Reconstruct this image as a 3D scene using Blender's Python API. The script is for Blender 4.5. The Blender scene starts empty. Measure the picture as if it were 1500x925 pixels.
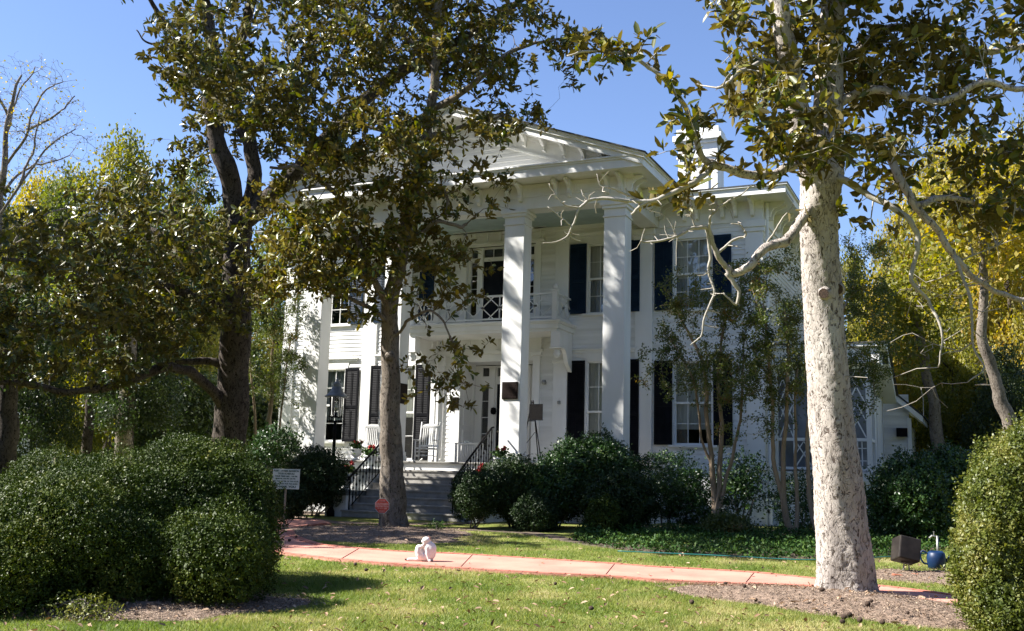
import bpy, math, random
import numpy as np
from mathutils import Vector, Matrix
random.seed(7); rng = np.random.default_rng(11)
R_ = math.radians
sc = bpy.context.scene
C = sc.collection

# ------------------------------------------------------------------ camera
FPX = 1519.6
def basis(yaw, p, r):
    cy, sy, cp, sp, cr, sr = np.cos(yaw), np.sin(yaw), np.cos(p), np.sin(p), np.cos(r), np.sin(r)
    f = np.array([sy*cp, cy*cp, sp]); rt = np.array([cy, -sy, 0.0]); up = np.cross(rt, f)
    return cr*rt+sr*up, -sr*rt+cr*up, f
CR, CU, CW = basis(-0.42709, 0.15893, 0.02663)
CAM = np.array([11.3185, -24.2537, -0.4666])
cd = bpy.data.cameras.new('camera'); cam = bpy.data.objects.new('camera', cd); C.objects.link(cam)
cd.sensor_width = 36; cd.lens = FPX/1500*36; cd.clip_start = 0.1; cd.clip_end = 2000
cam.matrix_world = Matrix(((CR[0], CU[0], -CW[0], CAM[0]), (CR[1], CU[1], -CW[1], CAM[1]), (CR[2], CU[2], -CW[2], CAM[2]), (0, 0, 0, 1)))
sc.camera = cam
# ------------------------------------------------------------------ light
SUN_EL = R_(42.0)
sun_h = np.array([-0.90, -0.435])            # horizontal direction towards the sun
sun_h /= np.linalg.norm(sun_h)
to_sun = Vector((sun_h[0]*math.cos(SUN_EL), sun_h[1]*math.cos(SUN_EL), math.sin(SUN_EL)))
w = bpy.data.worlds.new('World'); sc.world = w; w.use_nodes = True
nt = w.node_tree; bg = nt.nodes['Background']; sky = nt.nodes.new('ShaderNodeTexSky'); sky.sky_type = 'NISHITA'
sky.sun_disc = False; sky.sun_elevation = SUN_EL; sky.sun_rotation = math.atan2(to_sun.x, to_sun.y)
sky.air_density = 1.0; sky.dust_density = 0.3; sky.ozone_density = 5.0
tint = nt.nodes.new('ShaderNodeMix'); tint.data_type = 'RGBA'; tint.blend_type = 'MULTIPLY'; tint.inputs[0].default_value = 1.0; tint.inputs[7].default_value = (1.18, 1.08, 1.14, 1)
nt.links.new(sky.outputs[0], tint.inputs[6]); nt.links.new(tint.outputs[2], bg.inputs[0]); bg.inputs[1].default_value = 0.062
sd = bpy.data.lights.new('sun', 'SUN'); sun = bpy.data.objects.new('sun', sd); C.objects.link(sun)
sd.energy = 5.0; sd.angle = R_(0.55); sd.color = (1.0, 0.955, 0.88)
sun.rotation_euler = to_sun.to_track_quat('Z', 'Y').to_euler()
sc.view_settings.view_transform = 'Standard'; sc.view_settings.look = 'None'
sc.view_settings.exposure = 1.7; sc.view_settings.gamma = 1.0; sc.view_settings.use_curve_mapping = False
sc.render.engine = 'CYCLES'
sc.cycles.max_bounces = 8; sc.cycles.diffuse_bounces = 4; sc.cycles.transparent_max_bounces = 12

# ------------------------------------------------------------------ helpers
def ray(x, y): return (x-750)/FPX*CR-(y-462.5)/FPX*CU+CW
def S(x, y, d): return CAM+ray(x, y)*d
def zg(X, Y): return -1.42+0.04*np.clip(np.asarray(Y, float)+2.3, -15, 0)
def G(x, y):
    r = ray(x, y); lo, hi = 3.0, 80.0
    for t in np.arange(3, 80, .1):
        p = CAM+r*t
        if p[2] <= zg(p[0], p[1]): break
    for k in range(12):
        q = CAM+r*(t-.1+.1*k/12)
        if q[2] <= zg(q[0], q[1]): return q
    return p
def tag(o, label=None, cat=None, group=None, kind=None):
    if label: o['label'] = label
    if cat: o['category'] = cat
    if group: o['group'] = group
    if kind: o['kind'] = kind
    return o
def empty(name, loc=(0, 0, 0), rz=0, label=None, cat=None, group=None):
    o = bpy.data.objects.new(name, None); C.objects.link(o); o.location = loc; o.rotation_euler = (0, 0, rz)
    o.empty_display_size = .2
    return tag(o, label, cat, group)
def link(name, me, mat, parent=None, smooth=False, bevel=0):
    o = bpy.data.objects.new(name, me); C.objects.link(o)
    if mat is not None: me.materials.append(mat)
    if parent is not None: o.parent = parent
    if smooth: me.polygons.foreach_set('use_smooth', [True]*len(me.polygons))
    if bevel:
        b = o.modifiers.new('bevel', 'BEVEL'); b.width = bevel; b.segments = 2; b.limit_method = 'ANGLE'
    return o
def np_mesh(name, verts, faces):
    verts = np.asarray(verts, np.float32); faces = np.asarray(faces, np.int32)
    me = bpy.data.meshes.new(name); k = faces.shape[1]
    me.vertices.add(len(verts)); me.vertices.foreach_set('co', verts.ravel())
    me.loops.add(faces.size); me.loops.foreach_set('vertex_index', faces.ravel())
    me.polygons.add(len(faces)); me.polygons.foreach_set('loop_start', np.arange(0, faces.size, k, dtype=np.int32))
    me.update(calc_edges=True); return me
class MB:
    def __init__(s): s.v = []; s.f = []
    def add(s, vs, fs):
        n = len(s.v); s.v += [tuple(map(float, q)) for q in vs]; s.f += [tuple(i+n for i in f) for f in fs]; return s
    def box(s, x0, x1, y0, y1, z0, z1):
        return s.add([(x0, y0, z0), (x1, y0, z0), (x1, y1, z0), (x0, y1, z0), (x0, y0, z1), (x1, y0, z1), (x1, y1, z1), (x0, y1, z1)],
                     [(0, 3, 2, 1), (4, 5, 6, 7), (0, 1, 5, 4), (1, 2, 6, 5), (2, 3, 7, 6), (3, 0, 4, 7)])
    def prism(s, poly, fn, a, b):
        """poly = list of (p,q); fn(p,q,t) gives the point"""
        n = len(poly); vs = [fn(p, q, a) for p, q in poly]+[fn(p, q, b) for p, q in poly]
        return s.add(vs, [tuple(range(n))[::-1], tuple(range(n, 2*n))]+[(i, (i+1) % n, n+(i+1) % n, n+i) for i in range(n)])
    def bar(s, a, b, wd, hd=None):
        hd = wd if hd is None else hd
        a = Vector(a); b = Vector(b); d = (b-a).normalized(); u = d.cross(Vector((0, 0, 1)))
        if u.length < 1e-3: u = Vector((1, 0, 0))
        u.normalize(); v = u.cross(d)
        q = [u*wd/2+v*hd/2, u*wd/2-v*hd/2, -u*wd/2-v*hd/2, -u*wd/2+v*hd/2]
        return s.add([a+k for k in q]+[b+k for k in q], [(0, 1, 2, 3), (7, 6, 5, 4)]+[(i, 4+i, 4+(i+1) % 4, (i+1) % 4) for i in range(4)])
    def tube(s, pts, rad, n=8, cap=True):
        pts = np.asarray(pts, float); m = len(pts); rad = np.broadcast_to(np.asarray(rad, float), (m,))
        t = np.gradient(pts, axis=0); t /= np.linalg.norm(t, axis=1)[:, None]+1e-9
        ref = np.array([0, 0, 1.0]) if abs(t[0][2]) < .8 else np.array([1.0, 0, 0])
        vs = []; a = np.linspace(0, 2*np.pi, n, endpoint=False)
        u = np.cross(t[0], ref); u /= np.linalg.norm(u)
        for i in range(m):
            u = u-t[i]*(u@t[i]); u /= np.linalg.norm(u)+1e-9; v = np.cross(t[i], u)
            vs.append(pts[i]+rad[i]*(np.cos(a)[:, None]*u+np.sin(a)[:, None]*v))
        base = np.concatenate(vs)
        fs = [(i*n+j, i*n+(j+1) % n, (i+1)*n+(j+1) % n, (i+1)*n+j) for i in range(m-1) for j in range(n)]
        if cap: fs += [tuple(range(n))[::-1], tuple((m-1)*n+j for j in range(n))]
        return s.add(base, fs)
    def lathe(s, prof, c=(0, 0, 0), n=16):
        vs = []; a = np.linspace(0, 2*np.pi, n, endpoint=False)
        for r, z in prof: vs += [(c[0]+r*math.cos(t), c[1]+r*math.sin(t), c[2]+z) for t in a]
        m = len(prof)
        return s.add(vs, [(i*n+j, i*n+(j+1) % n, (i+1)*n+(j+1) % n, (i+1)*n+j) for i in range(m-1) for j in range(n)]+[tuple(range(n))[::-1], tuple((m-1)*n+j for j in range(n))])
    def build(s, name, mat, parent=None, smooth=False, bevel=0):
        me = bpy.data.meshes.new(name); me.from_pydata(s.v, [], s.f); me.update()
        return link(name, me, mat, parent, smooth, bevel)

# ------------------------------------------------------------------ materials
def nodes(name):
    m = bpy.data.materials.new(name); m.use_nodes = True; t = m.node_tree; return m, t, t.nodes['Principled BSDF']
def add(t, kind, **kw):
    n = t.nodes.new(kind)
    for k, v in kw.items():
        if k.startswith('i_'):
            key = k[2:]; n.inputs[int(key) if key.isdigit() else key].default_value = v
        else: setattr(n, k, v)
    return n
def ramp(t, fac, stops):
    r = add(t, 'ShaderNodeValToRGB'); e = r.color_ramp.elements
    while len(e) < len(stops): e.new(.5)
    for k, (p, c) in enumerate(stops): e[k].position = p; e[k].color = (*c, 1)
    t.links.new(fac, r.inputs[0]); return r.outputs[0]
def mat(name, c, c2=None, rough=.6, scale=4, bump=0, bscale=30, metal=0, spec=.5, stretch=(1, 1, 1), lo=.35, hi=.65, detail=6):
    m, t, b = nodes(name)
    b.inputs['Roughness'].default_value = rough; b.inputs['Metallic'].default_value = metal; b.inputs['Specular IOR Level'].default_value = spec
    tc = add(t, 'ShaderNodeTexCoord'); mp = add(t, 'ShaderNodeMapping'); mp.inputs['Scale'].default_value = stretch
    t.links.new(tc.outputs['Object'], mp.inputs[0])
    if c2 is None: b.inputs['Base Color'].default_value = (*c, 1)
    else:
        n = add(t, 'ShaderNodeTexNoise', i_Scale=scale, i_Detail=detail); t.links.new(mp.outputs[0], n.inputs[0])
        t.links.new(ramp(t, n.outputs[0], [(lo, c), (hi, c2)]), b.inputs['Base Color'])
    if bump:
        n2 = add(t, 'ShaderNodeTexNoise', i_Scale=bscale, i_Detail=5); t.links.new(mp.outputs[0], n2.inputs[0])
        bp = add(t, 'ShaderNodeBump', i_Strength=bump, i_Distance=.02); t.links.new(n2.outputs[0], bp.inputs['Height']); t.links.new(bp.outputs[0], b.inputs['Normal'])
    return m
def leafmat(name, stops, under=None, rough=.35, trans=.25, spec=.5, cluster=0):
    """colour varies from leaf to leaf; under = colour of the leaf's underside"""
    m, t, b = nodes(name); out = t.nodes['Material Output']
    g = add(t, 'ShaderNodeNewGeometry')
    fac = g.outputs['Random Per Island']
    if cluster:
        tc = add(t, 'ShaderNodeTexCoord'); n = add(t, 'ShaderNodeTexNoise', i_Scale=cluster, i_Detail=2); t.links.new(tc.outputs['Object'], n.inputs[0])
        mr = add(t, 'ShaderNodeMapRange'); mr.inputs[1].default_value = .35; mr.inputs[2].default_value = .65; t.links.new(n.outputs[0], mr.inputs[0])
        mx = add(t, 'ShaderNodeMix'); mx.inputs[0].default_value = .55; t.links.new(fac, mx.inputs[2]); t.links.new(mr.outputs[0], mx.inputs[3]); fac = mx.outputs[0]
    col = ramp(t, fac, stops)
    if under:
        cu = ramp(t, g.outputs['Random Per Island'], [(0, tuple(k*.7 for k in under)), (1, tuple(min(1, k*1.3) for k in under))])
        mx = add(t, 'ShaderNodeMix', data_type='RGBA'); t.links.new(g.outputs['Backfacing'], mx.inputs[0])
        t.links.new(col, mx.inputs[6]); t.links.new(cu, mx.inputs[7]); col = mx.outputs[2]
        rr = add(t, 'ShaderNodeMapRange'); rr.inputs[3].default_value = rough; rr.inputs[4].default_value = .8
        t.links.new(g.outputs['Backfacing'], rr.inputs[0]); t.links.new(rr.outputs[0], b.inputs['Roughness'])
    else: b.inputs['Roughness'].default_value = rough
    b.inputs['Specular IOR Level'].default_value = spec
    t.links.new(col, b.inputs['Base Color'])
    tr = add(t, 'ShaderNodeBsdfTranslucent'); hs = add(t, 'ShaderNodeHueSaturation', i_Saturation=1.15, i_Value=1.6); t.links.new(col, hs.inputs['Color'])
    t.links.new(hs.outputs[0], tr.inputs[0])
    ms = add(t, 'ShaderNodeMixShader'); ms.inputs[0].default_value = trans
    t.links.new(b.outputs[0], ms.inputs[1]); t.links.new(tr.outputs[0], ms.inputs[2]); t.links.new(ms.outputs[0], out.inputs[0])
    return m
def barkmat(name, c0, c1, cpit, vs=7, pit=.16, stretch=(1, 1, .45), bump=.8):
    """tone patches, flaking plates with dark lower edges and small pits"""
    m, t, b = nodes(name); b.inputs['Roughness'].default_value = .9; b.inputs['Specular IOR Level'].default_value = .12
    tc = add(t, 'ShaderNodeTexCoord'); mp = add(t, 'ShaderNodeMapping'); mp.inputs['Scale'].default_value = stretch
    t.links.new(tc.outputs['Object'], mp.inputs[0])
    wn = add(t, 'ShaderNodeTexNoise', i_Scale=vs*.9, i_Detail=3); t.links.new(mp.outputs[0], wn.inputs[0])
    av = add(t, 'ShaderNodeVectorMath', operation='MULTIPLY_ADD'); av.inputs[1].default_value = (.12, .12, .12)
    t.links.new(wn.outputs['Color'], av.inputs[0]); t.links.new(mp.outputs[0], av.inputs[2])
    n = add(t, 'ShaderNodeTexNoise', i_Scale=vs*.3, i_Detail=8, i_Roughness=.7); t.links.new(mp.outputs[0], n.inputs[0])
    n2 = add(t, 'ShaderNodeTexNoise', i_Scale=vs*2.6, i_Detail=6, i_Roughness=.7, i_Distortion=.8); t.links.new(av.outputs[0], n2.inputs[0])
    vo = add(t, 'ShaderNodeTexVoronoi', feature='DISTANCE_TO_EDGE', i_Scale=vs*2.1); t.links.new(av.outputs[0], vo.inputs['Vector'])
    base = ramp(t, n.outputs[0], [(.32, c0), (.68, c1)])
    pitf = add(t, 'ShaderNodeMapRange'); pitf.inputs[1].default_value = .37+pit*.5; pitf.inputs[2].default_value = .31+pit*.5
    t.links.new(n2.outputs[0], pitf.inputs[0])
    cr = add(t, 'ShaderNodeMapRange'); cr.inputs[1].default_value = .05; cr.inputs[2].default_value = .0; cr.inputs[4].default_value = .55; t.links.new(vo.outputs[0], cr.inputs[0])
    gate = add(t, 'ShaderNodeMapRange'); gate.inputs[1].default_value = .47; gate.inputs[2].default_value = .56; t.links.new(wn.outputs[0], gate.inputs[0])
    mu = add(t, 'ShaderNodeMath', operation='MULTIPLY'); t.links.new(cr.outputs[0], mu.inputs[0]); t.links.new(gate.outputs[0], mu.inputs[1])
    mxx = add(t, 'ShaderNodeMath', operation='MAXIMUM'); t.links.new(pitf.outputs[0], mxx.inputs[0]); t.links.new(mu.outputs[0], mxx.inputs[1])
    mx = add(t, 'ShaderNodeMix', data_type='RGBA'); t.links.new(mxx.outputs[0], mx.inputs[0]); t.links.new(base, mx.inputs[6]); mx.inputs[7].default_value = (*cpit, 1)
    t.links.new(mx.outputs[2], b.inputs['Base Color'])
    hh = add(t, 'ShaderNodeMath', operation='SUBTRACT'); t.links.new(n2.outputs[0], hh.inputs[0]); t.links.new(mxx.outputs[0], hh.inputs[1])
    bp = add(t, 'ShaderNodeBump', i_Strength=bump, i_Distance=.025); t.links.new(hh.outputs[0], bp.inputs['Height'])
    t.links.new(bp.outputs[0], b.inputs['Normal']); return m
M = {}
M['paint'] = mat('white_paint', (.80, .80, .79), (.63, .63, .60), rough=.5, scale=1.3, bump=.06, bscale=55, stretch=(1, 1, .35), lo=.3, hi=.75)
M['siding'] = mat('siding_paint', (.79, .79, .78), (.58, .58, .55), rough=.55, scale=2.2, bump=.08, bscale=60, stretch=(.3, .3, 3), lo=.3, hi=.75)
M['stucco'] = mat('porch_skirt', (.66, .67, .66), (.5, .52, .5), rough=.85, scale=3, bump=.3, bscale=40)
M['ceiling'] = mat('porch_ceiling', (.36, .45, .46), (.30, .38, .40), rough=.6, scale=2)
M['black'] = mat('shutter_black', (.005, .0055, .007), (.010, .010, .012), rough=.5, scale=6, spec=.06)
M['navy'] = mat('shutter_navy', (.007, .017, .034), (.012, .026, .048), rough=.5, scale=5, spec=.08)
M['iron'] = mat('wrought_iron', (.004, .004, .0045), (.010, .009, .009), rough=.55, scale=20, spec=.06)
M['door'] = mat('door_dark', (.008, .009, .012), (.012, .013, .016), rough=.4, scale=5, spec=.1)
M['roof'] = mat('roof_shingle', (.035, .038, .045), (.06, .062, .068), rough=.9, scale=18, bump=.5)
M['concrete'] = mat('step_concrete', (.33, .315, .29), (.23, .22, .20), rough=.9, scale=5, bump=.25, bscale=45)
M['porchfloor'] = mat('porch_floor', (.22, .21, .19), (.15, .145, .13), rough=.7, scale=8, stretch=(8, .5, 1))
M['bronze'] = mat('bronze', (.016, .009, .007), (.010, .006, .005), rough=.5, scale=30, bump=.3, bscale=140, spec=.1)
M['curtain'] = mat('curtain', (.62, .60, .54), (.52, .50, .45), rough=.9, scale=8, stretch=(6, 6, .3))
M['sheer'] = mat('sheer_curtain', (.30, .33, .35), (.16, .18, .20), rough=.9, scale=9, stretch=(5, 5, .2))
M['room'] = mat('unlit_room_dark', (.02, .02, .02), (.04, .035, .03), rough=.9, scale=3)  # near-black colour stands in for unlit interiors
M['brass'] = mat('brass', (.5, .45, .38), rough=.25, metal=1)
M['lanternroof'] = mat('lantern_roof', (.20, .21, .22), (.12, .13, .14), rough=.4, scale=10, metal=.4)
M['flower'] = mat('flower_red', (.55, .02, .015), (.35, .01, .01), rough=.6, scale=30)
M['signred'] = mat('sign_red', (.60, .07, .035), (.52, .055, .03), rough=.5, scale=5)
M['signwhite'] = mat('sign_white', (.60, .62, .58), (.52, .54, .5), rough=.6, scale=4)
M['signgreen'] = mat('sign_lettering', (.015, .06, .045), rough=.6)
M['wood'] = mat('weathered_wood', (.28, .22, .16), (.18, .14, .10), rough=.85, scale=12, stretch=(1, 1, .2))
M['floodbox'] = mat('flood_housing', (.018, .015, .014), (.032, .027, .024), rough=.45, scale=6, spec=.2)
M['bluecan'] = mat('blue_plastic', (.004, .018, .06), (.006, .026, .08), rough=.45, scale=6, spec=.3)
M['hose'] = mat('teal_hose', (.012, .12, .11), rough=.4)
M['galv'] = mat('galvanised', (.35, .35, .34), (.22, .22, .21), rough=.5, metal=.8, scale=12)
M['cone'] = mat('pod_brown', (.07, .04, .025), (.03, .018, .012), rough=.9, scale=40, bump=.8, bscale=120)
M['brick'] = mat('brick_bit', (.42, .13, .07), (.33, .10, .055), rough=.9, scale=9, bump=.4)
def glass():
    m, t, b = nodes('window_glass'); out = t.nodes['Material Output']
    tp = add(t, 'ShaderNodeBsdfTransparent'); tp.inputs[0].default_value = (.82, .86, .85, 1)
    gl = add(t, 'ShaderNodeBsdfGlossy', i_Roughness=.02); fr = add(t, 'ShaderNodeFresnel', i_IOR=1.6)
    tc = add(t, 'ShaderNodeTexCoord'); n = add(t, 'ShaderNodeTexNoise', i_Scale=1.6, i_Detail=1); t.links.new(tc.outputs['Object'], n.inputs[0])
    bp = add(t, 'ShaderNodeBump', i_Strength=.15, i_Distance=.05); t.links.new(n.outputs[0], bp.inputs['Height'])
    t.links.new(bp.outputs[0], gl.inputs['Normal'])
    mr = add(t, 'ShaderNodeMapRange'); mr.inputs[2].default_value = .6; mr.inputs[3].default_value = .06; mr.inputs[4].default_value = .7; t.links.new(fr.outputs[0], mr.inputs[0])
    ms = add(t, 'ShaderNodeMixShader'); t.links.new(mr.outputs[0], ms.inputs[0]); t.links.new(tp.outputs[0], ms.inputs[1]); t.links.new(gl.outputs[0], ms.inputs[2])
    t.links.new(ms.outputs[0], out.inputs[0]); return m
M['glass'] = glass()
M['bark_pale'] = barkmat('bark_pale', (.33, .285, .255), (.52, .475, .435), (.11, .085, .07), vs=10, pit=.15)
M['bark_grey'] = barkmat('bark_grey', (.15, .125, .10), (.27, .235, .20), (.05, .04, .03), vs=12, pit=.16)
M['bark_dark'] = barkmat('bark_dark', (.055, .045, .038), (.12, .10, .085), (.02, .016, .012), vs=9, pit=.2)
M['bark_twig'] = barkmat('bark_twig', (.27, .245, .21), (.44, .41, .36), (.12, .10, .08), vs=20, pit=.08, stretch=(1, 1, 1), bump=.3)
M['bark_crepe'] = barkmat('bark_crepe', (.20, .15, .10), (.33, .26, .19), (.15, .11, .07), vs=8, pit=.1, stretch=(1, 1, .2), bump=.3)
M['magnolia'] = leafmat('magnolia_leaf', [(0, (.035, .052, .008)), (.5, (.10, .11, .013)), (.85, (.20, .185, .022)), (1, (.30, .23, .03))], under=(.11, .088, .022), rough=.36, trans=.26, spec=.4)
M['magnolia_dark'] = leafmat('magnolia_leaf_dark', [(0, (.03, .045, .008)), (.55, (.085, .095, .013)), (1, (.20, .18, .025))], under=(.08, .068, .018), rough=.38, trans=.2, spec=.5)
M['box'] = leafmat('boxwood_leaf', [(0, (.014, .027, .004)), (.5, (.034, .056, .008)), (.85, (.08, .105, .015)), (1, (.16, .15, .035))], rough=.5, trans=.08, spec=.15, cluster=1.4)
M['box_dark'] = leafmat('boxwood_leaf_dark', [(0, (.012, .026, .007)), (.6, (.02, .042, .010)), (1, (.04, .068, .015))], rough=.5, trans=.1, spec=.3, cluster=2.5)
M['osman'] = leafmat('privet_leaf', [(0, (.045, .068, .012)), (.5, (.10, .12, .022)), (.85, (.18, .175, .04)), (1, (.28, .25, .09))], rough=.45, spec=.35, trans=.25, cluster=3)
M['camellia'] = leafmat('camellia_leaf', [(0, (.014, .035, .010)), (.6, (.028, .065, .015)), (.92, (.06, .11, .02)), (1, (.12, .16, .03))], rough=.4, trans=.12, cluster=2, spec=.35)
M['crepe'] = leafmat('crepe_leaf', [(0, (.04, .065, .014)), (.5, (.075, .10, .02)), (.85, (.14, .135, .028)), (1, (.26, .12, .03))], rough=.5, trans=.3, cluster=1.2)
M['bg_green'] = leafmat('background_green', [(0, (.055, .08, .015)), (.5, (.11, .135, .024)), (1, (.22, .22, .04))], rough=.55, trans=.4, cluster=.5)
M['bg_yellow'] = leafmat('background_yellow', [(0, (.11, .12, .02)), (.5, (.25, .215, .03)), (.85, (.42, .31, .04)), (1, (.50, .29, .045))], rough=.55, trans=.42, cluster=.5)
M['bg_dark'] = leafmat('background_dark', [(0, (.018, .034, .011)), (.6, (.034, .055, .015)), (1, (.07, .09, .022))], rough=.5, trans=.3, cluster=.5)
M['bg_olive'] = leafmat('background_olive', [(0, (.07, .085, .014)), (.5, (.15, .155, .022)), (1, (.32, .27, .04))], rough=.55, trans=.4, cluster=.5)
M['ivy'] = leafmat('ivy_leaf', [(0, (.018, .045, .010)), (.6, (.035, .08, .016)), (1, (.06, .10, .018))], rough=.55, trans=.1, spec=.15)
M['grass'] = leafmat('grass_blade', [(0, (.08, .13, .025)), (.45, (.15, .195, .042)), (.72, (.27, .27, .09)), (1, (.48, .41, .22))], rough=.6, trans=.35, spec=.25, cluster=.9)
M['litter'] = leafmat('dead_leaf', [(0, (.10, .055, .03)), (.5, (.22, .13, .07)), (1, (.42, .30, .20))], rough=.7, trans=.1)
M['chips'] = leafmat('mulch_chip', [(0, (.07, .045, .03)), (.5, (.19, .135, .095)), (1, (.40, .32, .24))], rough=.85, trans=0.0, spec=.2)

# ------------------------------------------------------------------ ground
def poly_in(poly, x, y):
    poly = np.asarray(poly); ins = np.zeros(len(x), bool); j = len(poly)-1
    for i in range(len(poly)):
        xi, yi = poly[i]; xj, yj = poly[j]
        c = ((yi > y) != (yj > y)) & (x < (xj-xi)*(y-yi)/(yj-yi+1e-12)+xi); ins ^= c; j = i
    return ins
def spline(P, n=8):
    P = np.asarray(P, float); P = np.vstack([2*P[0]-P[1], P, 2*P[-1]-P[-2]]); out = []
    for i in range(1, len(P)-2):
        for t in np.linspace(0, 1, n, endpoint=False):
            a, b, c, d = P[i-1:i+3]
            out.append(.5*((2*b)+(-a+c)*t+(2*a-5*b+4*c-d)*t*t+(-a+3*b-3*c+d)*t**3))
    out.append(P[-2]); return np.array(out)
def ground_mat():
    m, t, b = nodes('lawn_soil'); b.inputs['Roughness'].default_value = .95; b.inputs['Specular IOR Level'].default_value = .1
    tc = add(t, 'ShaderNodeTexCoord')
    n = add(t, 'ShaderNodeTexNoise', i_Scale=.9, i_Detail=8, i_Roughness=.7); t.links.new(tc.outputs['Object'], n.inputs[0])
    n2 = add(t, 'ShaderNodeTexNoise', i_Scale=34, i_Detail=6); t.links.new(tc.outputs['Object'], n2.inputs[0])
    a = ramp(t, n.outputs[0], [(.36, (.11, .15, .03)), (.5, (.17, .19, .05)), (.62, (.26, .24, .11))])
    mx = add(t, 'ShaderNodeMix', data_type='RGBA', blend_type='MULTIPLY'); mx.inputs[0].default_value = .7
    t.links.new(a, mx.inputs[6]); t.links.new(ramp(t, n2.outputs[0], [(.3, (.45, .45, .4)), (.65, (1.2, 1.15, 1.1))]), mx.inputs[7])
    t.links.new(mx.outputs[2], b.inputs['Base Color'])
    bp = add(t, 'ShaderNodeBump', i_Strength=.7, i_Distance=.03); t.links.new(n2.outputs[0], bp.inputs['Height']); t.links.new(bp.outputs[0], b.inputs['Normal'])
    return m
xs = np.concatenate([np.linspace(-400, -30, 12), np.linspace(-28, 24, 105), np.linspace(28, 400, 12)])
ys = np.concatenate([np.linspace(-300, -32, 8), np.linspace(-30, 6, 73), np.linspace(9, 600, 20)])
XX, YY = np.meshgrid(xs, ys); ZZ = zg(XX, YY)
vs = np.stack([XX.ravel(), YY.ravel(), ZZ.ravel()], 1); nx = len(xs)
ii, jj = np.meshgrid(np.arange(len(ys)-1), np.arange(nx-1), indexing='ij'); q = (ii*nx+jj).ravel()
tag(link('ground', np_mesh('ground', vs, np.stack([q, q+1, q+nx+1, q+nx], 1)), ground_mat(), smooth=True), kind='structure')

# path (brick edged concrete walk)
front_px = [(352, 806), (390, 811), (449, 818.5), (520, 826), (588, 831), (675, 836.8), (796, 844), (900, 849), (960, 854), (1068, 859), (1190, 864), (1320, 882), (1442, 903), (1530, 920)]
back_px = [(474, 801), (574, 810), (692, 815.5), (900, 829), (960, 833.7), (1104, 842), (1284, 861), (1435, 881), (1530, 896)]
curl_px = [(474, 801), (447, 793), (432, 785), (437, 777), (462, 771.5), (485, 769)]
FRONT = spline([G(*p)[:2] for p in front_px]); BACK = spline([G(*p)[:2] for p in back_px]); CURL = spline([G(*p)[:2] for p in curl_px])
TOPL = np.array([G(470, 764)[:2], G(420, 763)[:2], G(350, 766)[:2]])
PATHPOLY = np.vstack([FRONT, BACK[::-1], CURL, TOPL])
def sheet(name, poly, dz, m, thick=.03, parent=None):
    me = bpy.data.meshes.new(name); n = len(poly)
    top = [(p[0], p[1], float(zg(*p))+dz) for p in poly]; bot = [(p[0], p[1], float(zg(*p))+dz-thick) for p in poly]
    import bmesh
    bm = bmesh.new(); tv = [bm.verts.new(p) for p in top]; bv = [bm.verts.new(p) for p in bot]
    es = []
    for i in range(n): es.append(bm.edges.new((tv[i], tv[(i+1) % n])))
    bmesh.ops.triangle_fill(bm, edges=es, use_beauty=True)
    for i in range(n): bm.faces.new((tv[i], bv[i], bv[(i+1) % n], tv[(i+1) % n]))
    bmesh.ops.recalc_face_normals(bm, faces=bm.faces); bm.to_mesh(me); bm.free()
    return link(name, me, m, parent)
pink = mat('pink_concrete', (.52, .235, .175), (.36, .155, .115), rough=.85, scale=1.6, bump=.3, bscale=60, lo=.38, hi=.72, detail=12)
edge = mat('brick_edge', (.40, .15, .105), (.31, .105, .07), rough=.85, scale=14, bump=.3, bscale=50)
mortar = mat('mortar', (.55, .33, .27), (.42, .26, .21), rough=.95, scale=14)
tag(sheet('path', PATHPOLY, .035, pink, .06), kind='structure')
def strip(name, line, w, dz, m, side):
    t = np.gradient(line, axis=0); t /= np.linalg.norm(t, axis=1)[:, None]; nrm = np.stack([-t[:, 1], t[:, 0]], 1)*side
    L = np.concatenate([[0], np.cumsum(np.linalg.norm(np.diff(line, axis=0), axis=1))]); mb = MB(); s = 0
    while s < L[-1]-.21:
        def at(k): return np.array([np.interp(k, L, line[:, 0]), np.interp(k, L, line[:, 1])]), np.array([np.interp(k, L, nrm[:, 0]), np.interp(k, L, nrm[:, 1])])
        (a, na), (b, nb) = at(s+.008), at(s+.20); j = random.uniform(-.003, .003)
        c = [a, b, b+nb*w, a+na*w]; z = [float(zg(*k))+dz+j for k in c]
        mb.add([(k[0], k[1], zz) for k, zz in zip(c, z)]+[(k[0], k[1], zz-.07) for k, zz in zip(c, z)], [(0, 1, 2, 3), (4, 7, 6, 5), (0, 4, 5, 1), (1, 5, 6, 2), (2, 6, 7, 3), (3, 7, 4, 0)])
        s += .208
    return tag(mb.build(name, m), kind='structure')
strip('path_edging', FRONT, .11, .045, edge, 1); strip('path_edging', BACK, .09, .045, edge, -1)
strip('path_edging', CURL, .16, .05, edge, 1)
# expansion joints
jm = MB()
for (a, b) in (((1105, 842), (1090, 860.5)), ((692, 816), (672, 837)), ((900, 829.5), (885, 848.5)), ((527, 806), (497, 824)), ((1290, 862), (1275, 876))):
    A = G(*a); B = G(*b); A[2] += .038; B[2] += .038; jm.bar(A, B, .008, .012)
tag(jm.build('path_joint', mat('joint_dirt', (.22, .12, .09), rough=1)), kind='structure')
# dirt apron in front of the steps
APRON = np.array([G(*p)[:2] for p in [(400, 764), (470, 765), (500, 769), (540, 768), (620, 770), (690, 768), (690, 757), (520, 747), (440, 745), (400, 752)]])
dirtm = mat('dirt', (.20, .14, .10), (.12, .085, .06), rough=1, scale=3, bump=.6, bscale=40)
tag(sheet('dirt_apron', APRON, .012, dirtm, .03), kind='structure')
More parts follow.
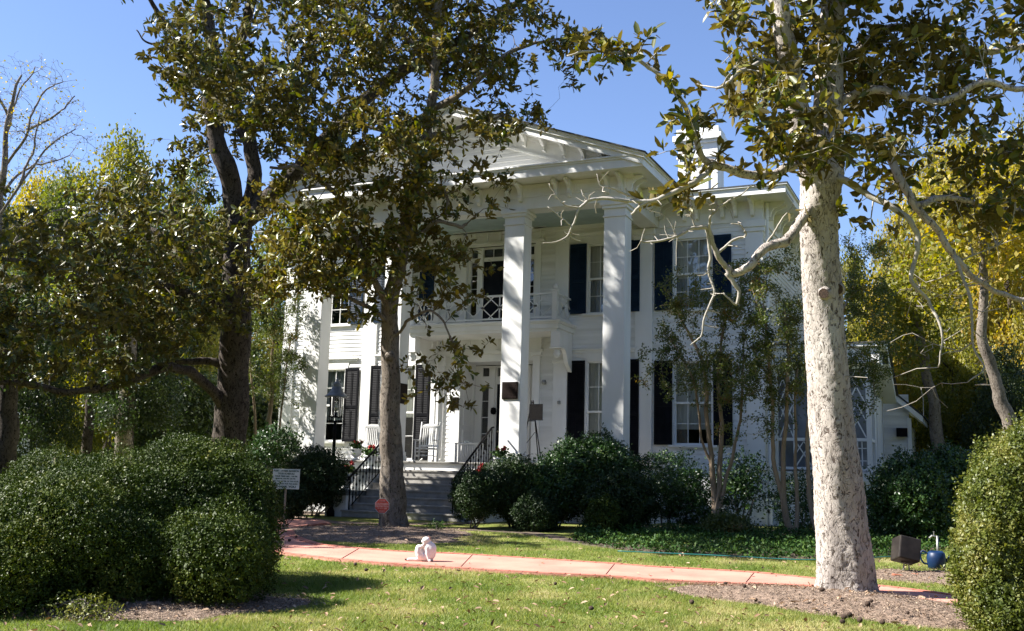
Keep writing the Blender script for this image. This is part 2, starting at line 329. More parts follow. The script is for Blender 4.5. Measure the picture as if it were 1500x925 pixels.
# mulch beds as low mounds
mulchm = mat('mulch', (.24, .17, .125), (.12, .085, .062), rough=1, scale=16, bump=1.0, bscale=60, lo=.35, hi=.62)
BEDS = []
def bed(cx, cy, rx, ry, h, ang=0, seed=0):
    r0 = random.Random(seed); ph = [r0.uniform(0, 6.28) for _ in range(6)]
    def edge_r(a): return 1+.10*np.sin(2*a+ph[0])+.07*np.sin(3*a+ph[1])+.05*np.sin(5*a+ph[2])+.03*np.sin(9*a+ph[3])
    na, nr = 96, 26; a = np.linspace(0, 2*np.pi, na, endpoint=False); vs = []; fs = []
    for i in range(nr+1):
        s = i/nr; rr = s*edge_r(a); x = rr*rx*np.cos(a); y = rr*ry*np.sin(a)
        X = cx+x*math.cos(ang)-y*math.sin(ang); Y = cy+x*math.sin(ang)+y*math.cos(ang)
        Z = zg(X, Y)+h*(1-s**2)-.012+.028*(1-s)**.3+.012*np.sin(X*9)*np.sin(Y*11)
        vs.append(np.stack([X, Y, Z], 1))
    for i in range(nr):
        for j in range(na): fs.append((i*na+j, (i+1)*na+j, (i+1)*na+(j+1) % na, i*na+(j+1) % na))
    BEDS.append((cx, cy, rx, ry, ang, h, edge_r))
    return tag(link('mulch_bed', np_mesh('mulch_bed', np.concatenate(vs), fs), mulchm, smooth=True), kind='structure')
def in_bed(X, Y, k=1.0):
    o = np.zeros(len(X), bool); Z = np.zeros(len(X))
    for cx, cy, rx, ry, ang, h, er in BEDS:
        dx, dy = X-cx, Y-cy; x = dx*math.cos(ang)+dy*math.sin(ang); y = -dx*math.sin(ang)+dy*math.cos(ang)
        s = np.hypot(x/rx, y/ry)/er(np.arctan2(y/ry, x/rx)); i = s < k; o |= i; Z = np.where(s < 1, h*(1-s**2), Z)
    return o, Z
T = G(1245, 872); pd = G(1442, 903)-G(1068, 859); pa = math.atan2(pd[1], pd[0]); _b = bed(T[0]+.45+.98*math.sin(pa), T[1]-.98*math.cos(pa), 2.1, 1.0, .12, pa, 3)
T2 = G(575, 775); bed(T2[0]+.15, T2[1]-1.25, 2.5, 1.75, .07, .1, 5)
T3 = G(300, 905); bed(T3[0]-1.15, T3[1]+.35, 1.6, 1.15, .06, .42, 8)
T4 = G(1360, 850); bed(T4[0]+.3, T4[1]+.3, 1.3, .9, .03, 0, 9)
# planting strip under the foundation shrubs
PL = np.array([G(*p)[:2] for p in [(640, 775), (760, 782), (860, 800), (960, 812), (1080, 818), (1200, 822), (1300, 815), (1420, 800), (1500, 780)]])
PLB = np.array([(14, -.5), (9, 1), (4, -.3), (.3, -.3)])
PLANT = np.vstack([PL, PLB]); tag(sheet('planting_strip', PLANT, .01, mat('bed_soil', (.07, .05, .035), (.12, .09, .06), rough=1, scale=6, bump=.6), .03), kind='structure')

# ------------------------------------------------------------------ the house
CX = -1.48
house = empty('mansion', (CX, 5, -1.42), 0, 'white clapboard mansion with square columned portico, pediment and dark shutters behind the trees', 'house')
house['kind_note'] = ''
del house['kind_note']
HM = Matrix.Translation(Vector((-CX, -5, 1.42)))
def hb(mb, name, m, parent=None, smooth=False, bevel=0, label=None):
    o = mb.build(name, M[m] if isinstance(m, str) else m, parent or house, smooth, bevel)
    if parent is None: o.data.transform(HM)
    else: o.data.transform(HM)
    if label: o['label'] = label
    return o
def siding(mb, fn, u0, u1, z0, z1, holes=(), e=.127):
    """fn(u, w, z): point at u along the wall, w outward"""
    z = z0
    while z < z1-1e-4:
        zt = min(z+e, z1)
        cuts = sorted({z, zt} | {k for h_ in holes for k in h_[2:4] if z+.004 < k < zt-.004})
        for s0, s1 in zip(cuts[:-1], cuts[1:]): strip_row(mb, fn, u0, u1, z, zt, s0, s1, holes)
        z = zt
def strip_row(mb, fn, u0, u1, z, zt, s0, s1, holes):
        iv = [(u0, u1)]; w0 = .022-.018*(s0-z)/(zt-z); w1 = .022-.018*(s1-z)/(zt-z)
        for a, b, c, d in holes:
            if d > s0+.002 and c < s1-.002:
                nv = []
                for p, q_ in iv:
                    if b <= p or a >= q_: nv.append((p, q_))
                    else:
                        if a > p: nv.append((p, a))
                        if b < q_: nv.append((b, q_))
                iv = nv
        for p, q_ in iv:
            mb.add([fn(p, w0, s0), fn(q_, w0, s0), fn(q_, w1, s1), fn(p, w1, s1), fn(p, 0, s0), fn(q_, 0, s0)], [(0, 1, 2, 3), (4, 5, 1, 0)])
WY = 3.0
FW = lambda u, w_, z: (u, WY-w_, z)
XR, XL = 6.17, -9.13
# openings in the front wall: x0,x1,z0,z1
tallw = [(1.27, 2.27), (-5.23, -4.23)]; farw = [(3.78, 4.82), (-7.78, -6.74)]
holes = [(a, b, .10, 2.92) for a, b in tallw]+[(a, b, 4.28, 6.28) for a, b in tallw]
holes += [(a, b, .62, 2.86) for a, b in farw]+[(a, b, 4.28, 6.25) for a, b in farw]
holes += [(-2.65, -.35, 0, 3.2), (-2.62, -.34, 3.95, 6.45)]
mb = MB()
siding(mb, FW, XL, XR, -.25, 7.25, holes)
siding(mb, lambda u, w_, z: (XR+w_, u, z), WY, 14, -.25, 7.25)
siding(mb, lambda u, w_, z: (XL-w_, u, z), WY, 14, -.25, 7.25)
mb.add([(XL, 14, -1.5), (XR, 14, -1.5), (XR, 14, 7.3), (XL, 14, 7.3)], [(0, 1, 2, 3)])
hb(mb, 'wall', 'siding')
hb(MB().box(3.46, XR+.05, WY-.05, WY+.0, -1.5, -.25).box(XR, XR+.05, WY, 14, -1.5, -.25), 'foundation', 'stucco')
hb(MB().box(XL-.05, -6.4, WY-.05, WY, -1.5, -.25), 'foundation', 'stucco')
# near-black slabs behind the windows; the rooms' darkness is put into their colour
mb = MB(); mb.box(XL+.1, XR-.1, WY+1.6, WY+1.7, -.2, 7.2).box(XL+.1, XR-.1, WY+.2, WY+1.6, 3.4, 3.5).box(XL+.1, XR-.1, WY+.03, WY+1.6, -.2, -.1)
hb(mb, 'room_dark_slabs', 'room')
mb = MB()
for a, b in [(XR-.44, XR+.03), (2.68, 3.17), (-6.13, -5.64), (XL-.03, XL+.44)]:
    m2 = MB(); m2.box(a, b, WY-.06, WY+.02, -.25, 6.3); m2.box(a-.05, b+.05, WY-.10, WY-.0, 6.3, 6.42); m2.box(a-.09, b+.09, WY-.14, WY, 6.42, 6.6); m2.box(a-.04, b+.04, WY-.09, WY, 0, .22)
    hb(m2, 'pilaster', 'paint', bevel=.008)
for a, b, y in ((.27, .70, .07), (-3.66, -3.23, .07)):
    m2 = MB(); m2.box(a, b, WY-y, WY+.02, 0, 3.2); m2.box(a-.03, b+.03, WY-y-.03, WY, 2.9, 3.0); hb(m2, 'pilaster', 'paint', bevel=.008)
    m2 = MB(); m2.box(a, b, WY-y, WY+.02, 3.97, 6.9); hb(m2, 'pilaster', 'paint', bevel=.008)
# ---- shutters and windows
def shutter(u0, u1, z0, z1, mt, parent, w0=.045, tilt=0):
    mb = MB(); st = .055; y1 = WY-w0; y0 = y1-.04
    mb.box(u0, u0+st, y0, y1, z0, z1).box(u1-st, u1, y0, y1, z0, z1)
    zm = z0+(z1-z0)*.47
    for a, b in ((z0, z0+.10), (zm-.05, zm+.05), (z1-.08, z1)): mb.box(u0+st, u1-st, y0+.003, y1-.003, a, b)
    for a, b in ((z0+.10, zm-.05), (zm+.05, z1-.08)):
        n = int((b-a)/.052); s = (b-a)/n
        for k in range(n):
            z = a+(k+.5)*s
            mb.add([(u0+st, y0+.006, z-.032), (u1-st, y0+.006, z-.032), (u1-st, y0+.026, z+.030), (u0+st, y0+.026, z+.030),
                    (u0+st, y0+.012, z-.034), (u1-st, y0+.012, z-.034), (u1-st, y0+.032, z+.028), (u0+st, y0+.032, z+.028)],
                   [(0, 1, 2, 3), (7, 6, 5, 4), (0, 4, 5, 1), (3, 2, 6, 7)])
    mb.box((u0+u1)/2-.008, (u0+u1)/2+.008, y0-.012, y0-.002, z0+.14, zm-.09)
    mb.box((u0+u1)/2-.008, (u0+u1)/2+.008, y0-.012, y0-.002, zm+.09, z1-.12)
    return hb(mb, 'shutter', mt, parent)
def window(a, b, z0, z1, mt, shade, rows=2, cap=True, sill=True, left=True, right=True, shw=.5):
    mb = MB(); c = .1
    mb.box(a-c, a, WY-.035, WY+.10, z0-.0, z1+c).box(b, b+c, WY-.035, WY+.10, z0, z1+c).box(a, b, WY-.033, WY+.10, z1, z1+c)
    if cap: mb.box(a-c-.30, b+c+.30, WY-.05, WY, z1+.24, z1+.32).box(a-c-.36, b+c+.36, WY-.09, WY, z1+.32, z1+.37).box(a-c-.02, b+c+.02, WY-.03, WY, z1+c, z1+.24)
    if sill: mb.box(a-c-.04, b+c+.04, WY-.09, WY+.1, z0-.06, z0)
    f = hb(mb, 'window', 'paint', bevel=.004)
    zm = (z0+z1)/2 if z0 > .3 else z0+(z1-z0)*.5
    def sash(s0, s1, y, nr):
        m_ = MB(); t = .045
        m_.box(a, a+t, y, y+.035, s0, s1).box(b-t, b, y, y+.035, s0, s1).box(a+t, b-t, y, y+.034, s0, s0+t+.01).box(a+t, b-t, y, y+.034, s1-t, s1)
        for k in (1, 2):
            u = a+t+(b-a-2*t)*k/3; m_.box(u-.009, u+.009, y+.004, y+.03, s0+t, s1-t)
        for k in range(1, nr):
            z = s0+t+(s1-s0-2*t)*k/nr; m_.box(a+t, b-t, y+.006, y+.028, z-.009, z+.009)
        hb(m_, 'sash', 'paint', f)
        g_ = MB(); g_.add([(a+t, y+.018, s0+t), (b-t, y+.018, s0+t), (b-t, y+.018, s1-t), (a+t, y+.018, s1-t)], [(0, 1, 2, 3)]); hb(g_, 'pane', 'glass', f)
    sash(zm-.02, z1, WY+.02, rows); sash(z0, zm+.02, WY+.056, rows)
    # shade or curtain behind the glass
    for kind, s0, s1 in shade:
        m_ = MB(); y = WY+.16; n = 40; 
        ux = np.linspace(a-.02, b+.02, n); amp = .018 if kind == 'sheer' else .004
        yy = y+amp*np.sin(np.arange(n)*1.35)+amp*.4*np.sin(np.arange(n)*.6)
        za = z0+(z1-z0)*s0; zb = z0+(z1-z0)*s1
        m_.add([(u, v, za) for u, v in zip(ux, yy)]+[(u, v, zb) for u, v in zip(ux, yy)], [(i, i+1, n+i+1, n+i) for i in range(n-1)])
        hb(m_, 'window_shade' if kind == 'curtain' else 'curtain', kind, f)
    if left: shutter(a-c-shw+.06, a-c+.06, z0, z1+.03, mt, f)
    if right: shutter(b+c-.06, b+c+shw-.06, z0, z1+.03, mt, f)
    return f
window(1.27, 2.27, .10, 2.92, 'black', [('curtain', .30, 1), ], 2, sill=False)
window(-5.23, -4.23, .10, 2.92, 'black', [('curtain', .45, 1)], 2, sill=False)
window(1.27, 2.27, 4.28, 6.28, 'navy', [('curtain', .5, 1), ('sheer', 0, .5)])
window(-5.23, -4.23, 4.28, 6.28, 'navy', [('curtain', .5, 1), ('sheer', 0, .5)])
window(3.78, 4.82, .62, 2.86, 'black', [('curtain', .19, 1)], cap=False)
window(-7.78, -6.74, .62, 2.86, 'black', [('sheer', .3, 1)])
window(3.78, 4.82, 4.28, 6.25, 'navy', [('curtain', .45, 1), ('sheer', 0, .45)], cap=False)
window(-7.78, -6.74, 4.28, 6.25, 'navy', [('curtain', .5, 1)])
# ---- door units
def door_unit(Y, z0, zd, zt, tr0, sl, door, xl, xr, recess):
    mb = MB(); cx = CX
    (s0, s1), (d0, d1) = sl, door; m = lambda u: 2*cx-u
    def fill(a, b, p, q_): mb.box(a, b, Y, Y+.08, p, q_)
    fill(xl, s0, z0, zt); fill(s1, d0, z0, zt); fill(m(s0), xr, z0, zt); fill(m(d0), m(s1), z0, zt)
    for a, b in ((s0, s1), (m(s1), m(s0))): fill(a, b, z0, z0+.45); fill(a, b, zd-.02, tr0); fill(a, b, zt-.06, zt)
    fill(d0, m(d0), zd, tr0); fill(d0, m(d0), zt-.06, zt)
    for u in ((s1+d0)/2, m((s1+d0)/2)): mb.box(u-.085, u+.085, Y-.05, Y-.001, z0, zt-.1); mb.box(u-.11, u+.11, Y-.07, Y-.001, zt-.1, zt-.02)
    for a, b in ((s0, s1), (m(s1), m(s0))):
        for k in (1, 2, 3): z = z0+.45+(zd-.02-z0-.45)*k/4; mb.box(a, b, Y+.03, Y+.055, z-.011, z+.011)
    for k in range(1, 4): u = d0+(m(d0)-d0)*k/4; mb.box(u-.011, u+.011, Y+.03, Y+.055, tr0, zt-.06)
    f = hb(mb, 'entrance', 'paint', bevel=.004)
    g_ = MB()
    for a, b, p, q_ in ((s0, s1, z0+.45, zd-.02), (s0, s1, tr0, zt-.06), (m(s1), m(s0), z0+.45, zd-.02), (m(s1), m(s0), tr0, zt-.06), (d0, m(d0), tr0, zt-.06)):
        g_.add([(a, Y+.04, p), (b, Y+.04, p), (b, Y+.04, q_), (a, Y+.04, q_)], [(0, 1, 2, 3)])
    hb(g_, 'pane', 'glass', f)
    d_ = MB(); d_.box(d0, m(d0), Y+.03, Y+.07, z0, zd)
    for u0, u1 in ((d0+.08, cx-.05), (cx+.05, m(d0)-.08)):
        for p, q_ in ((z0+.15, z0+.75), (z0+.9, zd-.15)): d_.box(u0, u1, Y+.015, Y+.03, p, q_)
    hb(d_, 'door', 'door', f, bevel=.004)
    k_ = MB()
    k_.lathe([(0.001, -.035), (.035, -.014), (.035, .014), (.001, .035)], (d0+.07, Y-.01, z0+1.0), 12)
    hb(k_, 'door_knob', 'brass', f, smooth=True)
    b_ = MB(); b_.box(xl-.3, xr+.3, Y+.5, Y+.52, z0, zt); hb(b_, 'hall_dark_sheet', 'room', f)  # near-black sheet; the hall's shade is put into its colour
    return f
door_unit(3.9, 0, 2.42, 2.98, 2.66, (-2.42, -2.20), (-1.93, 0), -2.65, -.35, True)
mb = MB()   # recess reveals with panels, and its ceiling
for s, x in ((1, -2.65), (-1, -.35)):
    mb.box(min(x, x-s*.05), max(x, x-s*.05), WY-.0, 3.9, 0, 3.2)
    for a, b in ((.15, 1.0), (1.15, 2.8)):
        mb.box(min(x, x+s*.02), max(x, x+s*.02), 3.15, 3.18, a, b).box(min(x, x+s*.02), max(x, x+s*.02), 3.72, 3.75, a, b).box(min(x, x+s*.019), max(x, x+s*.019), 3.18, 3.72, a, a+.03).box(min(x, x+s*.019), max(x, x+s*.019), 3.18, 3.72, b-.03, b)
mb.box(-2.65, -.35, WY, 3.97, 3.0, 3.2)
hb(mb, 'entrance_recess', 'paint')
mb = MB()
for a, b in ((-2.95, -2.65), (-.35, -.13)): mb.box(a, b, WY-.10, WY+.02, 0, 3.12); mb.box(a-.05, b+.05, WY-.15, WY, 3.12, 3.22)
mb.box(-3.05, -.05, WY-.12, WY, 3.22, 3.30).box(-3.0, -.1, WY-.08, WY, 3.3, 3.66)
for k in range(7): u = -2.85+k*.455; mb.box(u-.03, u+.03, WY-.13, WY-.081, 3.33, 3.64)
hb(mb, 'entrance_surround', 'paint', bevel=.006)
door_unit(3.08, 3.95, 6.02, 6.45, 6.14, (-2.50, -2.28), (-2.10, 0), -2.62, -.34, False)
mb = MB()
for a, b in ((-2.78, -2.60), (-.36, -.18)): mb.box(a, b, WY-.06, WY+.1, 3.95, 6.5)
mb.box(-2.9, -.06, WY-.12, WY, 6.5, 6.56).box(-2.85, -.11, WY-.06, WY, 6.56, 6.86).box(-3.0, .04, WY-.3, WY, 6.86, 6.92).box(-3.1, .14, WY-.4, WY, 6.92, 7.0)
for k in range(7): u = -2.75+k*.425; mb.box(u-.03, u+.03, WY-.16, WY-.061, 6.58, 6.855)
hb(mb, 'balcony_door_surround', 'paint', bevel=.006)
# ---- balcony
BXL, BXR, BY = 2*CX-.93, .93, 1.68
mb = MB(); mb.box(BXL+.1, BXR-.1, BY+.1, WY, 3.64, 3.72).box(BXL+.05, BXR-.05, BY+.05, WY, 3.72, 3.86).box(BXL, BXR, BY, WY, 3.86, 3.90).box(BXL-.03, BXR+.03, BY-.03, WY, 3.90, 3.945).box(BXL+.04, BXR-.04, BY+.04, WY, 3.945, 3.97)
bal = hb(mb, 'balcony', 'paint', bevel=.006)
def lattice_panel(mb, fn, u0, u1, z0, z1, n, t=.028):
    mb.bar(fn(u0, z0), fn(u1, z0), .06, .05).bar(fn(u0, z1), fn(u1, z1), .07, .05)
    w_ = (u1-u0)/n; zm = (z0+z1)/2
    for k in range(n):
        a = u0+k*w_; b = a+w_; c = (a+b)/2
        if k: mb.bar(fn(a, z0), fn(a, z1), t)
        # two crossing lozenges
        h4 = (z1-z0)*.27
        for p, q_ in (((a, zm), (c+w_*.18, z0)), ((a, zm), (c+w_*.18, z1)), ((b, zm), (c-w_*.18, z0)), ((b, zm), (c-w_*.18, z1)),):
            mb.bar(fn(*p), fn(*q_), t*.85)
        for cc in (a, b):
            mb.bar(fn(cc-.04, zm), fn(cc+.04, zm), .05)
mb = MB(); px_, py_ = .75, 1.82; pl = 2*CX-px_
lattice_panel(mb, lambda u, z: (u, py_, z), pl+.06, px_-.06, 4.04, 4.70, 8)
lattice_panel(mb, lambda u, z: (px_, u, z), py_+.06, WY-.02, 4.04, 4.70, 2)
lattice_panel(mb, lambda u, z: (pl, u, z), py_+.06, WY-.02, 4.04, 4.70, 2)
hb(mb, 'balcony_railing', 'paint', bal)
for x in (px_, pl):
    mb = MB(); mb.box(x-.07, x+.07, py_-.07, py_+.07, 3.97, 4.80).box(x-.09, x+.09, py_-.09, py_+.09, 4.76, 4.80)
    mb.lathe([(.03, 0), (.06, .03), (.075, .08), (.06, .13), (.02, .16)], (x, py_, 4.80), 14); hb(mb, 'balcony_post', 'paint', bal)
for x in (.78, 2*CX-.78):
    mb = MB(); mb.box(x-.14, x+.14, 1.80, 2.08, 3.20, 3.64).box(x-.17, x+.17, 1.77, 2.11, 3.17, 3.21)
    mb.lathe([(.03, -.26), (.08, -.22), (.10, -.14), (.08, -.06), (.05, 0)], (x, 1.94, 3.18), 14)
    prof = [(2.08, 3.64), (2.08, 3.3), (2.3, 3.28), (2.5, 3.1), (2.62, 2.85), (2.95, 2.6), (2.95, 3.64)]
    mb.prism(prof, lambda p, q_, t: (t, p, q_), x-.06, x+.06); hb(mb, 'balcony_bracket', 'paint', bal, bevel=.01)
# ---- portico
colx = [-5.95, -3.33, .285, 3.06]
for k, x in enumerate(colx):
    h = .285; mb = MB(); mb.box(x-h, x+h, 0, .5, .0, 6.22)
    c_ = hb(mb, 'column', 'paint', bevel=.012)
    mb = MB(); mb.box(x-h-.05, x+h+.05, -.05, .55, .0, .14).box(x-h-.03, x+h+.03, -.03, .53, .14, .26); hb(mb, 'column_base', 'paint', c_, bevel=.012)
    mb = MB(); mb.box(x-h-.03, x+h+.03, -.03, .53, 6.22, 6.26).box(x-h-.0, x+h+.0, 0, .5, 6.26, 6.44).box(x-h-.05, x+h+.05, -.05, .55, 6.44, 6.52).box(x-h-.09, x+h+.09, -.09, .59, 6.52, 6.59).box(x-h-.07, x+h+.07, -.07, .57, 6.59, 6.62)
    hb(mb, 'column_capital', 'paint', c_, bevel=.008)
AX0, AX1 = 2*CX-3.34, 3.34      # architrave extent
mb = MB()
mb.box(AX0, AX1, .0, .5, 6.62, 6.93).box(AX1-.5, AX1, .5, WY, 6.62, 6.93).box(AX0, AX0+.5, .5, WY, 6.62, 6.93)
mb.box(AX0-.02, AX1+.02, -.02, .48, 6.93, 7.28).box(AX1-.48, AX1+.02, .48, WY, 6.93, 7.28).box(AX0-.02, AX0+.48, .48, WY, 6.93, 7.28)
ent = hb(mb, 'entablature', 'paint', bevel=.006)
mb = MB(); o = .67; z0c = 7.27
for a, b, c_, d in ((AX0-o, AX1+o, -o, WY+.02),):
    mb.box(a+.02, b-.02, c_+.02, 1.2, z0c+.02, z0c+.08); mb.box(a+.02, b-.02, 1.2, WY, z0c+.02, z0c+.08)
    mb.box(a, b, c_, c_+.05, z0c, z0c+.22).box(a, a+.05, c_+.05, WY-o+.02, z0c, z0c+.22).box(b-.05, b, c_+.05, WY-o+.02, z0c, z0c+.22)
    mb.box(a-.03, b+.03, c_-.03, c_+.05, z0c+.22, z0c+.27).box(b-.05, b+.03, c_+.05, WY, z0c+.22, z0c+.27).box(a-.03, a+.05, c_+.05, WY, z0c+.22, z0c+.27)
    mb.box(a-.07, b+.07, c_-.07, c_+.05, z0c+.27, z0c+.31).box(b-.05, b+.07, c_+.05, WY, z0c+.27, z0c+.31).box(a-.07, a+.05, c_+.05, WY, z0c+.27, z0c+.31)
hb(mb, 'cornice', 'paint', ent, bevel=.005)
mb = MB()   # frieze panels' thin mouldings
def bracket(fn, name='cornice_bracket', par=None):
    prof = [(0, 7.26), (.40, 7.26), (.42, 7.20), (.33, 7.17), (.22, 7.14), (.15, 7.05), (.13, 6.95), (.15, 6.90), (.12, 6.84), (.0, 6.82)]
    m_ = MB(); m_.prism(prof, fn, -.045, .045); hb(m_, name, 'paint', par)
prs = [colx[0], colx[0]+1.31, colx[1], colx[1]+1.205, colx[1]+2.41, colx[2], colx[2]+1.39, colx[3]]
for c0 in prs:
    for s in (-.18, .18): bracket(lambda p, q_, t, x=c0+s: (x+t, -.02-p, q_), par=ent)
for y in (.25, 1.55, 2.75):
    for s in (-.18, .18): bracket(lambda p, q_, t, y=y+s: (AX1+.02+p, y+t, q_), par=ent)
mb = MB()
for i in range(len(prs)-1):
    a, b = prs[i]+.30, prs[i+1]-.30
    mb = MB()
    for p, q_, r_, s_ in ((a, b, 7.17, 7.19), (a, b, 6.99, 7.01), (a, a+.02, 7.01, 7.17), (b-.02, b, 7.01, 7.17)): mb.box(p, q_, -.035, -.019, r_, s_)
    hb(mb, 'frieze_moulding', 'paint', ent)
mb = MB(); k = 0
yb = .5
while yb < WY-.01: mb.box(AX0+.5, AX1-.5, yb, yb+.12, 6.86+.003*(k % 2), 6.90); yb += .125; k += 1
hb(mb, 'porch_ceiling', 'ceiling')
mb = MB(); mb.box(AX0+.5, AX1-.5, .5, .62, 6.74, 6.86).box(AX0+.5, AX1-.5, WY-.12, WY, 6.76, 6.86); hb(mb, 'ceiling_trim', 'paint')
# pediment
SL = .358; ex = AX1+.75; ez = 7.57; apz = ez+(ex-CX)*SL
def rake_z(x): return ez+(ex-abs(x-CX)-CX)*SL if x >= CX else ez+(x-(2*CX-ex))*SL
mb = MB()
z = 7.6
while z < apz-.45:                                # tympanum boards
    hw = (apz-.62-z)/SL; hw2 = (apz-.62-z-.127)/SL
    if hw2 <= 0.05: break
    mb.add([(CX-hw, -.022, z), (CX+hw, -.022, z), (CX+hw2, -.004, z+.127), (CX-hw2, -.004, z+.127), (CX-hw, 0, z), (CX+hw, 0, z)], [(0, 1, 2, 3), (4, 5, 1, 0)]); z += .127
mb.add([(2*CX-ex+.5, .01, 7.58), (ex-.5, .01, 7.58), (CX, .01, apz-.2)], [(0, 1, 2)])
tym = hb(mb, 'pediment', 'siding')
mb = MB()
for s in (1, -1):
    def R2(x, z_): return (CX+s*(x-CX), z_)
    def band(top, bot, y0, y1, inset=0):
        x1 = ex-inset; P = [(CX, apz-top), (x1, ez-top+inset*SL), (x1, ez-bot+inset*SL), (CX, apz-bot)]
        P = [R2(*p) for p in P]; mb.prism(P, lambda p, q_, t: (p, t, q_), y0, y1)
    band(.02, .07, -.82, .1); band(.07, .14, -.78, .1, .04); band(.14, .30, -.72, -.67, .10); band(.14, .20, -.67, .1, .12)
    band(.20, .30, -.06, .1, .3); band(.30, .62, -.03, .1, .55); band(.62, .68, -.07, .1, 1.6)
mb.prism([(-.69, 7.585), (.02, 7.67), (.02, 7.56), (-.69, 7.56)], lambda p, q_, t: (t, p, q_), 2*CX-ex+.15, ex-.15)
hb(mb, 'raking_cornice', 'paint', tym)
for s in (1, -1):
    for k in range(1, 9):
        xk = .35+k*.56; zt_ = apz-.2-xk*SL
        prof = [(0, 0), (.40, 0), (.42, -.06), (.25, -.11), (.14, -.2), (.13, -.30), (0, -.33)]
        m_ = MB(); m_.prism(prof, lambda p, q_, t: (CX+s*(xk+t), -.03-p, zt_+q_-abs(t)*0-(t*SL)), -.045, .045); hb(m_, 'rake_bracket', 'paint', tym)
mb = MB()
for s in (1, -1):
    P = [(CX, apz), (CX+s*(ex-CX+.03), ez), (CX+s*(ex-CX+.03), ez-.035), (CX, apz-.02)]
    mb.prism(P, lambda p, q_, t: (p, t, q_), -.86, 8.0)
hb(mb, 'portico_roof', 'roof')
# main cornice and roof
me_ = hb(MB().box(AX1+.02, XR+.03, WY-.04, WY+.01, 6.6, 6.92).box(AX1+.02, XR+.03, WY-.06, WY+.01, 6.92, 7.2).box(XR, XR+.05, WY+.01, 14, 6.6, 7.2), 'main_entablature', 'paint')
hb(MB().box(XL-.03, AX0-.02, WY-.04, WY+.01, 6.6, 6.92).box(XL-.03, AX0-.02, WY-.06, WY+.01, 6.92, 7.2).box(XL-.05, XL, WY+.01, 14, 6.6, 7.2), 'main_entablature', 'paint')
mb = MB(); o = .76; z0m = 7.115
ml = MB(); ml.box(XL-o, AX0-.7, WY-o, WY-o+.05, z0m, z0m+.2).box(XL-o, AX0-.7, WY-o+.05, WY+.5, z0m+.03, z0m+.08).box(XL-o, XL-o+.05, WY-o+.05, 14+o, z0m, z0m+.2).box(XL-o+.05, XL, WY+.5, 14+o, z0m+.03, z0m+.08).box(XL-o-.05, AX0-.7, WY-o-.05, WY-o+.05, z0m+.2, z0m+.26)
hb(ml, 'main_cornice', 'paint', me_, bevel=.005)
mb.box(AX1+.7, XR+o, WY-o, WY-o+.05, z0m, z0m+.2)
mb.box(AX1+.7, XR+o, WY-o+.05, WY+.5, z0m+.03, z0m+.08)
mb.box(XR+o-.05, XR+o, WY-o+.05, 14+o, z0m, z0m+.2).box(XR, XR+o-.05, WY+.5, 14+o, z0m+.03, z0m+.08)
mb.box(XR+o-.05, XR+o+.05, WY-o-.05, 14+o, z0m+.2, z0m+.26).box(AX1+.7, XR+o-.05, WY-o-.05, WY-o+.05, z0m+.2, z0m+.26)
hb(mb, 'main_cornice', 'paint', me_, bevel=.005)
for y_, xs_ in ((None, [4.1, 4.45, 5.15, 5.5, 5.95]), ):
    for x in xs_+[2*CX-k for k in xs_]:
        prof = [(0, 7.14), (.5, 7.14), (.52, 7.06), (.38, 7.03), (.24, 6.98), (.17, 6.88), (.14, 6.74), (.0, 6.72)]
        m_ = MB(); m_.prism(prof, lambda p, q_, t: (x+t, WY-.06-p, q_), -.045, .045); hb(m_, 'cornice_bracket', 'paint', me_)
for k in range(12):
    prof = [(0, 7.14), (.5, 7.14), (.52, 7.06), (.38, 7.03), (.24, 6.98), (.17, 6.88), (.14, 6.74), (.0, 6.72)]
    y = 3.25+(k//2)*1.4+(k % 2)*.36
    m_ = MB(); m_.prism(prof, lambda p, q_, t: (XR+.05+p, y+t, q_), -.045, .045); hb(m_, 'cornice_bracket', 'paint', me_)
mb = MB(); e0, e1, f0, f1 = XL-o-.06, XR+o+.06, WY-o-.06, 14+o; rz = 7.38
mb.add([(e0, f0, rz), (e1, f0, rz), (e1, f1, rz), (e0, f1, rz), (e0+6, 8.5, 8.6), (e1-6, 8.5, 8.6), (e0, f0, rz-.03), (e1, f0, rz-.03), (e1, f1, rz-.03), (e0, f1, rz-.03)],
       [(0, 1, 5, 4), (1, 2, 5), (2, 3, 4, 5), (3, 0, 4), (0, 6, 7, 1), (1, 7, 8, 2), (2, 8, 9, 3), (3, 9, 6, 0)])
mroof = hb(mb, 'roof', 'roof')
mb = MB(); x0, x1, y0, y1 = 2.25, 3.6, 9, 9.9
mb.box(x0, x1, y0, y1, 7.6, 11.0).box(x0-.05, x1+.05, y0-.05, y1+.05, 10.5, 10.58).box(x0-.08, x1+.08, y0-.08, y1+.08, 11.0, 11.1).box(x0-.16, x1+.16, y0-.16, y1+.16, 11.1, 11.3).box(x0-.05, x1+.05, y0-.05, y1+.05, 11.3, 11.55)
for a, b, p, q_ in ((x0+.3, x0+.36, 9.2, 10.3), (x1-.36, x1-.3, 9.2, 10.3), (x0+.36, x1-.36, 10.24, 10.3)): mb.box(a, b, y0-.04, y0-.001, p, q_)
hb(mb, 'chimney', 'paint', bevel=.01)
